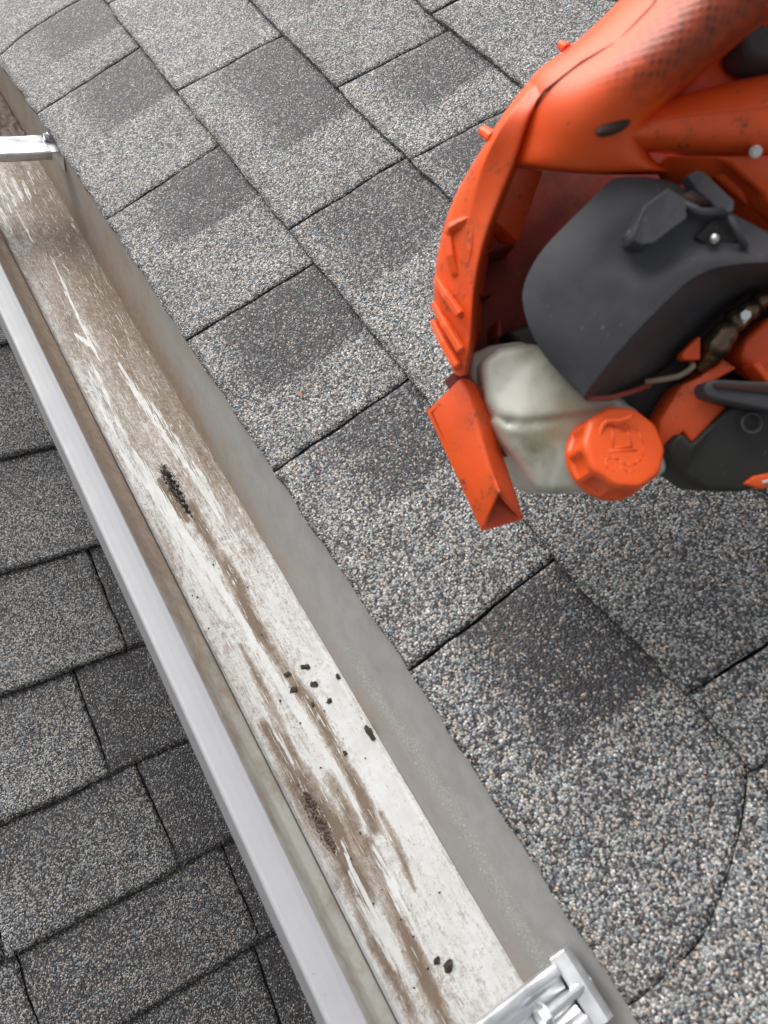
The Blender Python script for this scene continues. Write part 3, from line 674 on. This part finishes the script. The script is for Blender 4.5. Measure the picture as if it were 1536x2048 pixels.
# outer rim: flange, outer skin and inner lip
RIM = [  # F (inner edge), E (outer edge of flange), S (silhouette)
 ((1130, 150, .362), (1105, 142, .366), (1095, 136, .376)), ((1092, 182, .360), (1066, 172, .364), (1056, 158, .374)), ((1060, 226, .362), (1012, 232, .366), (1000, 233, .378)), ((1043, 280, .368), (986, 282, .372), (972, 282, .386)),
 ((1028, 328, .374), (966, 325, .380), (944, 325, .394)), ((1010, 372, .380), (953, 372, .386), (918, 370, .400)), ((995, 410, .385), (943, 412, .391), (897, 411, .406)), ((967, 482, .393), (928, 486, .398), (873, 490, .414)),
 ((951, 560, .400), (915, 565, .405), (865, 560, .420)), ((945, 620, .405), (912, 625, .410), (864, 620, .425)), ((943, 680, .409), (912, 685, .413), (877, 680, .428)), ((934, 722, .412), (915, 728, .416), (895, 722, .430)), ((930, 750, .414), (918, 752, .418), (908, 748, .432))]
rows = []
for F, E, S in RIM:
    inn = (F[0] + 18, F[1], F[2] + .055); sb = (S[0] + 6, S[1] + 2, S[2] + .055)
    rows.append([inn, (F[0] + 1.5, F[1], F[2] + .004), F, (F[0] - 4, F[1], F[2] - .0008), (lerp(F[0], E[0], .5), lerp(F[1], E[1], .5), lerp(F[2], E[2], .5) - .0002), (E[0] + 3, E[1], E[2] - .0003), E, (lerp(E[0], S[0], .35), lerp(E[1], S[1], .35), lerp(E[2], S[2], .28)), (lerp(E[0], S[0], .78), lerp(E[1], S[1], .78), lerp(E[2], S[2], .58)), (S[0], S[1], S[2] + .004), sb])
gridmesh('outer_rim', rows, M['orange'], sub=2)
# shoulder and handle, one moulded surface
H = [
 [(1350, -130, .375), (1335, -125, .350), (1352, -110, .336), (1375, -95, .329), (1450, -75, .312), (1540, -45, .310), (1600, -10, .325), (1595, 10, .36)],
 [(1255, 0, .380), (1236, 0, .356), (1272, 5, .342), (1307, 12, .334), (1385, 10, .318), (1465, 18, .316), (1533, 40, .332), (1525, 55, .365)],
 [(1160, 85, .385), (1138, 90, .362), (1188, 88, .349), (1238, 84, .341), (1305, 88, .326), (1370, 112, .323), (1418, 122, .338), (1412, 140, .37)],
 [(1105, 125, .390), (1086, 124, .366), (1125, 132, .356), (1164, 126, .349), (1230, 138, .334), (1300, 168, .331), (1357, 182, .346), (1350, 198, .38)],
 [(1080, 150, .395), (1050, 150, .372), (1072, 165, .362), (1088, 184, .357), (1160, 195, .343), (1240, 225, .340), (1305, 240, .355), (1300, 255, .385)],
 [(1040, 215, .400), (1030, 215, .385), (1045, 220, .374), (1062, 224, .364), (1130, 245, .350), (1205, 268, .347), (1285, 285, .358), (1290, 296, .385)],
 [(1032, 270, .404), (1025, 275, .390), (1035, 276, .380), (1046, 278, .370), (1115, 296, .358), (1200, 315, .355), (1300, 318, .363), (1310, 326, .388)],
 [(1020, 318, .408), (1014, 322, .396), (1022, 324, .386), (1032, 326, .375), (1098, 336, .364), (1200, 344, .362), (1330, 340, .368), (1345, 342, .392)],
 [(1020, 326, .412), (1016, 328, .402), (1024, 330, .392), (1033, 331, .380), (1098, 341, .370), (1200, 349, .369), (1332, 345, .376), (1348, 346, .40)],
 [(1032, 330, .430), (1030, 332, .426), (1036, 333, .424), (1046, 335, .42), (1105, 343, .42), (1205, 351, .42), (1335, 348, .42), (1350, 350, .43)]]
def gripmask(i, j):
    return {0: 1., 1: 1., 2: 1., 3: .55}.get(i, 0.) * (1. if j in (4, 5, 6) else .0)
gridmesh('handle', H, M['grip'], sub=3, attr=gripmask)
tube('seam_line', [(1374, -97, .3292), (1306, 11, .3343), (1237, 83, .3413), (1163, 125, .3493), (1088, 183, .3574), (1066, 216, .3628)], .0007, M['hole'])
# lower arm running off to the right under the handle
rowsA = []
for k, (x, y0, ys, y1, d) in enumerate([(1235, 268, 280, 300, .362), (1275, 225, 256, 300, .358), (1325, 198, 238, 306, .356), (1400, 176, 229, 310, .356), (1470, 158, 222, 312, .357), (1536, 142, 214, 314, .358), (1640, 122, 200, 316, .36)]):
    rowsA.append([(x + 4, y0 + 10, d + .04), (x, y0 + 3, d + .012), (x, y0 + 3, d + .006), (x, lerp(y0, ys, .3), d - .001), (x, ys - 4, d - .005), (x, ys - 1, d - .0052), (x, ys + 2, d - .0035), (x, lerp(ys, y1, .35), d - .004), (x, lerp(ys, y1, .8), d + .003), (x, y1, d + .014), (x + 4, y1 + 4, d + .045)])
gridmesh('support_arm', rowsA, M['orange'], sub=2)
prism('handle_web', [(1290, 235, .378), (1340, 185, .376), (1400, 125, .372), (1470, 70, .37), (1700, -60, .37), (1700, 170, .378), (1536, 190, .38), (1350, 260, .38)], .02, M['orange'], bevel=.002)
prism('trigger_grip', [(1480, 76, .352), (1500, 48, .348), (1540, 22, .345), (1620, 0, .345), (1640, 90, .35), (1580, 112, .352), (1530, 118, .354), (1495, 108, .355)], .02, M['black'], bevel=.006, seg=4)
tube('handle_end', [(1385, 10, .350, .018), (1430, -40, .347, .026), (1475, -85, .342, .032), (1570, -125, .342, .031), (1660, -110, .345, .029), (1740, -20, .352, .025), (1785, 90, .368, .024), (1790, 220, .385, .026)], .025, M['orange'], seg=32)
prism('side_cover', [(1640, 140, .366), (1740, 170, .372), (1800, 260, .38), (1830, 420, .388), (1830, 620, .392), (1790, 760, .398), (1700, 850, .404), (1635, 850, .404), (1632, 500, .384)], .085, M['orange'], bevel=.008, seg=4)
# oval bolt hole and screw
bm = bmesh.new(); lx = (right * .93 - down * .36).normalized(); ly = (right * .36 + down * .93).normalized(); c0 = P(1226, 254, .3478)
bmesh.ops.create_uvsphere(bm, u_segments=28, v_segments=12, radius=1)
for v in bm.verts: v.co = c0 + lx * v.co.x * .0086 + ly * v.co.y * .0034 + fwd * v.co.z * .0020
link_mesh('bolt_recess', bm, M['hole'], blo)
bm = bmesh.new(); cyl(bm, P(1512, 303, .3540), P(1509, 302, .372), .0027, .0027, 16); cyl(bm, P(1513, 304, .3528), P(1512, 303, .3542), .0020, .0026, 6)
link_mesh('housing_screw', bm, M['metal'], blo, smooth=False)
# panel right of the cover, and the rib that crosses the dark gap
prism('side_panel', [(1330, 308, .372), (1430, 308, .368), (1560, 304, .368), (1700, 304, .37), (1700, 470, .378), (1590, 450, .38), (1536, 402, .382), (1500, 368, .382), (1455, 342, .381), (1400, 352, .383), (1345, 352, .384)], .014, M['orange'], bevel=.003)
prism('rib', [(1440, 345, .392), (1470, 338, .388), (1560, 425, .392), (1640, 520, .398), (1640, 560, .40), (1560, 475, .398)], .03, M['orange'], bevel=.002)
prism('rib', [(1030, 331, .404), (1087, 341, .408), (1037, 482, .428), (990, 440, .418)], .020, M['orange'], bevel=.001)
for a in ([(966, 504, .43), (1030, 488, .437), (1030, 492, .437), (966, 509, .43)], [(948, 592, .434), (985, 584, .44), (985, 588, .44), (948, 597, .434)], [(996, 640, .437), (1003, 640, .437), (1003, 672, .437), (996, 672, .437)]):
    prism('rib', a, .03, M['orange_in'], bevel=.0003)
# latch loop, clips and nubs on the rim
cl_ = [(905, 455, .4), (940, 436, .396), (949, 448, .396), (943, 500, .400), (936, 545, .405), (925, 560, .408), (910, 548, .408), (902, 510, .404)]
tube('latch_loop', [(898, 470, .404), (902, 455, .401), (921, 446, .398), (941, 438, .396), (945, 452, .396), (941, 500, .399), (935, 545, .404), (924, 558, .407), (911, 545, .406), (903, 512, .404), (898, 470, .404)], .0033, M['orange'], seg=4, bev=.0008)
prism('latch_recess', [(908, 466, .4035), (938, 452, .400), (934, 540, .4065), (924, 550, .409), (912, 538, .4085)], .004, M['hole'], bevel=.0005)
prism('latch_pin', [(910, 482, .4015), (934, 476, .399), (934, 496, .400), (912, 502, .4025)], .004, M['orange'], bevel=.0015)
for a, b in (((872, 556, .416), (920, 628, .402)), ((868, 606, .420), (922, 700, .406)), ((866, 642, .424), (914, 732, .410))):
    m_ = ((a[0] + b[0]) / 2 - 2, (a[1] + b[1]) / 2, (a[2] + b[2]) / 2 - .003)
    tube('rim_clip', [(*a, .0024), (*m_, .0029), (b[0], b[1], b[2] - .0004, .0029), (b[0] + 3, b[1] + 4, b[2] + .004, .0024)], .003, M['orange'], seg=4, flat=.9, bev=.0007)
bm = bmesh.new(); cyl(bm, P(1134, 98, .368), P(1122, 90, .372), .0026, .0022, 10); link_mesh('rim_nub', bm, M['orange'], blo, smooth=False)
bm = bmesh.new(); cyl(bm, P(986, 276, .380), P(966, 262, .386), .0034, .0028, 10); link_mesh('rim_nub', bm, M['orange'], blo, smooth=False)

# engine cover: domed face, ridge, side face
left = [(1163, 792, .388), (1140, 770, .3885), (1112, 738, .388), (1082, 704, .386), (1056, 652, .384), (1044, 606, .383), (1045, 568, .3815), (1076, 508, .378), (1110, 471, .3755), (1146, 435, .373), (1182, 400, .371), (1210, 370, .3695), (1228, 352, .369), (1300, 352, .369), (1345, 364, .370)]
ridge = [(1166, 794, .3875), (1180, 774, .385), (1200, 748, .382), (1230, 709, .378), (1262, 674, .375), (1292, 642, .372), (1320, 614, .370), (1347, 588, .3675), (1372, 564, .366), (1397, 548, .365), (1425, 537, .364), (1452, 531, .363), (1490, 526, .362), (1540, 524, .362), (1640, 520, .362)]
lowr = [(1168, 797, .392), (1200, 793, .402), (1225, 787, .408), (1262, 776, .413), (1290, 765, .416), (1316, 748, .417), (1338, 730, .418), (1368, 702, .418), (1400, 670, .417), (1426, 645, .416), (1450, 624, .415), (1475, 606, .414), (1505, 585, .413), (1545, 545 + 25, .413), (1640, 560, .413)]
rows = []
for i, (a, b, c) in enumerate(zip(left, ridge, lowr)):
    t = i / 14; dome = .003 * min(1, i / 4)
    mid = [(lerp(a[0], b[0], u), lerp(a[1], b[1], u), lerp(a[2], b[2], u) - dome * math.sin(math.pi * u) * (1.0 - .35 * u)) for u in (.12, .3, .5, .7, .88)]
    if i >= 8:   # hollow beside the latch block
        mid[3] = (mid[3][0], mid[3][1], mid[3][2] + .005); mid[2] = (mid[2][0], mid[2][1], mid[2][2] + .002)
    lb = (a[0] + 8, a[1] + 2, a[2] + .05); ls = (a[0] - 1, a[1], a[2] + .006)
    rows.append([lb, ls, a] + mid + [(b[0] - 2, b[1] - 2, b[2] - .0001), b, (lerp(b[0], c[0], .03), lerp(b[1], c[1], .03), lerp(b[2], c[2], .035)), (lerp(b[0], c[0], .6), lerp(b[1], c[1], .6), lerp(b[2], c[2], .62)), c, (c[0] + 2, c[1] + 2, c[2] + .03)])
cov = gridmesh('engine_cover', rows, M['black'], sub=2, sharp=(2, 9))
# latch block and spring clip on the cover
prism('cover_latch', [(1268, 470, .3555), (1288, 412, .353), (1337, 376, .351), (1372, 398, .351), (1374, 436, .352), (1308, 486, .356), (1284, 490, .3575), (1268, 482, .357)], .016, M['black'], parent=cov, bevel=.0009, smooth=False)
prism('cover_slot', [(1358, 392, .3570), (1384, 380, .3558), (1424, 404, .3562), (1396, 418, .3578)], .004, M['hole'], parent=cov, bevel=0)
prism('cover_latch', [(1250, 474, .3632), (1262, 450, .3615), (1285, 458, .360), (1300, 484, .3605), (1284, 492, .363), (1262, 492, .3645)], .012, M['black'], parent=cov, bevel=.003)
prism('latch_arm', [(1374, 352, .358), (1396, 340, .356), (1412, 346, .3555), (1470, 402, .353), (1466, 424, .354), (1446, 428, .356), (1392, 380, .359)], .007, M['black'], parent=cov, bevel=.0008, smooth=False)
tube('latch_arm', [(1358, 404, .3565), (1400, 424, .3565), (1448, 424, .357)], .0022, M['black'], parent=cov, seg=8)
tube('latch_arm', [(1455, 424, .357), (1474, 462, .359), (1492, 496, .362)], .0017, M['black'], parent=cov, seg=8)
prism('cover_hollow', [(1392, 474, .3635), (1424, 440, .361), (1452, 432, .361), (1484, 482, .3635), (1452, 492, .3655), (1418, 494, .3655)], .004, M['engine'], parent=cov, bevel=.001)
bm = bmesh.new(); cyl(bm, P(1428, 478, .3600), P(1430, 476, .366), .0022, seg=14); link_mesh('cover_screw', bm, M['metal'], cov)

# dark engine behind, carburettor, fuel line
prism('engine_block', [(1010, 660, .44), (1100, 640, .435), (1240, 700, .43), (1500, 560, .425), (1700, 540, .425), (1700, 900, .44), (1420, 930, .445), (1290, 880, .44), (1130, 780, .44)], .04, M['engine'], bevel=.004)
bm = bmesh.new()
for (x, y, d, r) in ((1432, 690, .405, .0085), (1448, 668, .402, .0075), (1420, 712, .408, .0070), (1472, 640, .404, .0070), (1498, 620, .402, .0062), (1405, 728, .411, .0055), (1520, 600, .404, .006)):
    q = bmesh.ops.create_icosphere(bm, subdivisions=2, radius=r); c = P(x, y, d)
    for v in q['verts']: v.co += c
o = link_mesh('carburettor', bm, M['brown'], blo); mods(o, remesh=.0012, smoothit=2)
bm = bmesh.new(); cyl(bm, P(1492, 630, .3925), P(1492, 630, .402), .0027, seg=6); cyl(bm, P(1478, 646, .397), P(1488, 634, .398), .0028, seg=10); link_mesh('carburettor_screw', bm, M['metal'], blo, smooth=False)
prism('choke_tab', [(1363, 712, .402), (1366, 704, .402), (1398, 672, .402), (1402, 676, .402), (1401, 719, .402), (1370, 719, .402)], .006, M['orange'], bevel=.001)
tube('fuel_line', [(1290, 764, .413), (1330, 758, .411), (1358, 752, .409), (1376, 742, .407), (1386, 733, .406), (1384, 724, .408)], .0017, M['line'], seg=8)
tube('fuel_line', [(1172, 796, .396), (1215, 796, .403), (1262, 784, .410), (1300, 770, .414)], .0016, mat_plain('red_fuel_line', (.28, .06, .04), .5), seg=8)
# orange brackets at the right
prism('bracket', [(1320, 842, .415), (1364, 770, .412), (1402, 752, .410), (1445, 716, .408), (1475, 736, .408), (1428, 762, .408), (1404, 792, .408), (1412, 802, .408), (1448, 812, .408), (1455, 818, .408), (1388, 891, .412), (1367, 862, .414), (1335, 900, .418), (1318, 880, .418)], .02, M['orange'], bevel=.0012)
prism('starter_cover', [(1480, 716, .411), (1490, 680, .408), (1540, 634, .404), (1620, 600, .402), (1700, 640, .402), (1700, 780, .404), (1560, 770, .406), (1520, 745, .408)], .02, M['orange'], bevel=.005, seg=4)
prism('rib', [(1505, 728, .402), (1520, 722, .401), (1560, 770, .400), (1545, 778, .401)], .012, M['orange'], bevel=.001)
# black lever with a slot
lv = prism('throttle_lever', [(1408, 778, .3905), (1414, 764, .390), (1430, 759, .3895), (1540, 764, .387), (1700, 775, .384), (1700, 850, .386), (1540, 820, .389), (1430, 798, .391), (1414, 792, .391)], .012, M['black'], bevel=.003, seg=4)
prism('lever_slot', [(1428, 769, .3885), (1436, 765, .3880), (1540, 771, .3853), (1700, 782, .3823), (1700, 802, .3835), (1540, 788, .3868), (1432, 776, .3885)], .003, M['hole'], parent=lv, bevel=.0003)
# black base of the recoil housing
base = prism('recoil_base', [(1333, 905, .412), (1345, 882, .410), (1368, 862, .407), (1388, 889, .406), (1455, 820, .402), (1470, 810, .401), (1560, 815, .400), (1700, 820, .40), (1700, 960, .405), (1540, 974, .410), (1480, 984, .413), (1412, 979, .416), (1365, 950, .417), (1345, 928, .415)], .03, M['engine'], bevel=.005, seg=4)
bm = bmesh.new()
r_ = 14; c = P(1504, 846, .3985)
n1 = right; n2 = down
A = []
for k in range(24):
    a = 2 * math.pi * k / 24; q = c + (n1 * math.cos(a) + n2 * math.sin(a)) * .0052
    A.append([bm.verts.new(q + (n1 * math.cos(a) + n2 * math.sin(a)) * .0011 * math.cos(b) + fwd * .0011 * math.sin(b)) for b in (0, 1.57, 3.14, 4.71)])
for k in range(24):
    for j in range(4): bm.faces.new((A[k][j], A[k][(j + 1) % 4], A[(k + 1) % 24][(j + 1) % 4], A[(k + 1) % 24][j]))
link_mesh('bolt_ring', bm, M['black'], base)
prism('starter_cover', [(1490, 968, .409), (1512, 952, .4065), (1640, 925, .404), (1640, 955, .405), (1520, 978, .4095)], .01, M['orange'], bevel=.001)
prism('sticker', [(1524, 962, .4075), (1640, 934, .4045), (1640, 942, .4048), (1526, 967, .4078)], .003, mat_plain('white_sticker', (.6, .62, .58), .5), bevel=.0002)

# fuel tank
def tank_piece(bm, pts, depth):
    F = [P(*p) for p in pts]; A = [bm.verts.new(q) for q in F]; B = [bm.verts.new(q + AX * depth) for q in F]; n = len(F)
    fa, fb_ = bm.faces.new(A), bm.faces.new(B)
    for i in range(n): bm.faces.new((A[i], A[(i + 1) % n], B[(i + 1) % n], B[i]))
    bmesh.ops.triangulate(bm, faces=[fa, fb_])
def shell(name, pieces, mat, bev, vox, sm, parent=blo):
    """rounded blocks fused into one moulded skin"""
    bm = bmesh.new()
    for pts, dep in pieces: tank_piece(bm, pts, dep)
    bmesh.ops.recalc_face_normals(bm, faces=bm.faces[:])
    bmesh.ops.bevel(bm, geom=[e for e in bm.edges if e.is_manifold and e.calc_face_angle(0) > R(35)], offset=bev, segments=4, profile=.5, affect='EDGES', clamp_overlap=True)
    o = link_mesh(name, bm, mat, parent); mods(o, remesh=vox, smoothit=sm); return o
tank = shell('fuel_tank', [
 ([(962, 722, .424), (1000, 694, .424), (1080, 682, .422), (1150, 760, .414), (1240, 790, .412), (1260, 812, .412), (1150, 832, .411), (1046, 842, .413), (1000, 838, .418), (978, 800, .421)], .055),
 ([(985, 830, .420), (1020, 850, .4165), (1052, 852, .4145), (1150, 826, .4135), (1270, 806, .4135), (1330, 880, .416), (1342, 945, .420), (1270, 972, .421), (1180, 984, .421), (1105, 988, .4215), (1078, 978, .423), (1045, 930, .424), (1010, 885, .424)], .050),
 ([(1010, 800, .4165), (1150, 780, .415), (1250, 790, .416), (1290, 850, .418), (1150, 880, .417), (1040, 885, .4175)], .04)], M['tank'], .005, .0013, 6)
FL = [(938, 704), (975, 688), (1020, 681), (1080, 676), (1130, 676), (1400, 760), (1345, 940), (1180, 980), (1090, 984), (1040, 945), (1012, 908), (985, 868), (955, 828), (940, 790), (934, 745)]
prism('tank_flange', [(x + 6, y + 2, .4395) for x, y in FL], .006, M['tank'], parent=tank, bevel=.0025, seg=4)

# fuel cap
fr, bk = P(1252, 892, .394), P(1213, 917, .4155); ca = (bk - fr).normalized(); cu = (right - ca * right.dot(ca)).normalized(); cv = ca.cross(cu)
capL = (bk - fr).length; NS = 60
def ringpt(z, r, k, lob=0.):
    a = 2 * math.pi * k / NS; rr_ = r * (1 + lob * math.cos(10 * a)); return fr + ca * z + (cu * math.cos(a) + cv * math.sin(a)) * rr_
CR = .0232
prof = [(.0008, 0), (.0006, .5 * CR), (.0004, .80 * CR), (.0006, .90 * CR), (.0022, .965 * CR), (.0050, .985 * CR), (.0060, .99 * CR), (capL * .80, 1.02 * CR), (capL * .84, 1.03 * CR), (capL, 1.05 * CR)]
bm = bmesh.new(); rings = []
ctr = bm.verts.new(fr + ca * prof[0][0])
for i, (z, r) in enumerate(prof[1:]):
    ring = []
    for k in range(NS):
        rr2 = r
        if 5 <= i <= 6 and k % 6 in (1, 2, 3, 4): rr2 = r - .0016
        ring.append(bm.verts.new(ringpt(z, rr2, k, {2: .010, 3: .020, 4: .022, 5: .022, 6: .022, 7: .018}.get(i, 0.))))
    rings.append(ring)
for k in range(NS): bm.faces.new((ctr, rings[0][k], rings[0][(k + 1) % NS]))
for r0, r1 in zip(rings, rings[1:]):
    for k in range(NS): bm.faces.new((r0[k], r1[k], r1[(k + 1) % NS], r0[(k + 1) % NS]))
bm.faces.new(rings[-1])
cap = link_mesh('fuel_cap', bm, M['cap'], blo); m = mods(cap, .0004, 2, angle=25)
def cap_tube(name, pts, r):                # raised line on the cap's face; pts in cap radii, right/down
    bm = bmesh.new(); Q = [fr + (right * a + down * b) * CR - ca * .0004 for a, b in pts]
    Q = [q - ca * ((q - fr).dot(ca)) + ca * .0009 for q in Q]
    for p0, p1 in zip(Q, Q[1:]): cyl(bm, p0, p1, r, seg=8)
    for q in Q:
        s_ = bmesh.ops.create_icosphere(bm, subdivisions=1, radius=r)
        for v in s_['verts']: v.co += q
    return link_mesh(name, bm, M['cap'], cap)
cap_tube('pump_emblem', [(-.30, .05), (-.26, -.52), (.10, -.56), (.16, .0), (-.30, .05)], .0006)
cap_tube('pump_emblem', [(-.42, .14), (.26, .08)], .0006)
cap_tube('pump_emblem', [(.16, -.45), (.36, -.40), (.46, -.1), (.40, .22)], .0005)
cap_tube('pump_emblem', [(-.22, -.35), (.07, -.38)], .0005)
cap_tube('wave_emblem', [(-.52, .58), (-.52, .36), (-.38, .26), (-.20, .34), (-.02, .46), (.20, .40), (.34, .28)], .0006)
cap_tube('wave_emblem', [(-.40, .64), (-.34, .48), (-.22, .50), (-.02, .62), (.16, .58)], .0005)
bm = bmesh.new()                           # low swept thumb bar across the top of the face
bar_mesh(bm, [fr + (right * a + down * b) * CR + ca * .0004 for a, b in ((-.62, .1), (-.60, -.35), (-.45, -.62), (-.12, -.50), (.20, -.72))], [(-.0022, 0), (-.001, -.0012), (.001, -.0012), (.0022, 0)], (right * .5 + down * .8).normalized(), ca)
o = link_mesh('thumb_bar', bm, M['cap'], cap); mods(o, sub=1)

# hollow triangular foot under the tank
foot = empty('foot_bracket', (0, 0, 0)); foot.parent = blo; foot.location = Vector((0, 0, 0))
def plate(name, pts, th=.0022):
    bm = bmesh.new(); V = [bm.verts.new(P(*p)) for p in pts]; f = bm.faces.new(V)
    bmesh.ops.triangulate(bm, faces=[f]); o = link_mesh(name, bm, M['orange'], foot, smooth=False)
    m = o.modifiers.new('s', 'SOLIDIFY'); m.thickness = th; m.offset = 0; mods(o, .0008, 2); return o
bm = bmesh.new()
# cross sections: outer left edge, ridge, right edge (top -> bottom)
secs = [((850, 826, .436), (926, 752, .424), (990, 790, .440)), ((876, 882, .436), (950, 820, .423), (1000, 850, .440)), ((902, 938, .436), (964, 872, .421), (1006, 908, .440)), ((930, 998, .435), (980, 930, .419), (1028, 970, .438)), ((960, 1064, .434), (998, 978, .417), (1049, 1038, .436))]
V = []
for a, b, c in secs:
    A_, B_, C_ = P(*a), P(*b), P(*c)
    V.append([bm.verts.new(q) for q in (lerp(A_, C_, .05), lerp(A_, B_, .05), lerp(A_, B_, .45), lerp(A_, B_, .84), lerp(lerp(A_, B_, .93), lerp(B_, C_, .07), .3), lerp(lerp(A_, B_, .93), lerp(B_, C_, .07), .7), lerp(B_, C_, .18), lerp(B_, C_, .55), lerp(C_, B_, .05), lerp(C_, A_, .06), lerp(C_, A_, .5))])
for r0, r1 in zip(V, V[1:]):
    for k in range(11): bm.faces.new((r0[k], r0[(k + 1) % 11], r1[(k + 1) % 11], r1[k]))
bm.faces.new(V[0])
o = link_mesh('foot_shell', bm, [M['orange'], M['orange_mid']], foot); m = o.modifiers.new('s', 'SOLIDIFY'); m.thickness = .0026; m.offset = -1; m.material_offset = 1; m.material_offset_rim = 0  # inner face colour carries the hollow's shade along with its dirt
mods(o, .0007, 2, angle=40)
prism('foot_strut', [(905, 745, .432), (925, 735, .428), (985, 800, .43), (1040, 905, .436), (1010, 915, .44), (960, 850, .438)], .03, M['orange_in'], parent=foot, bevel=.001)
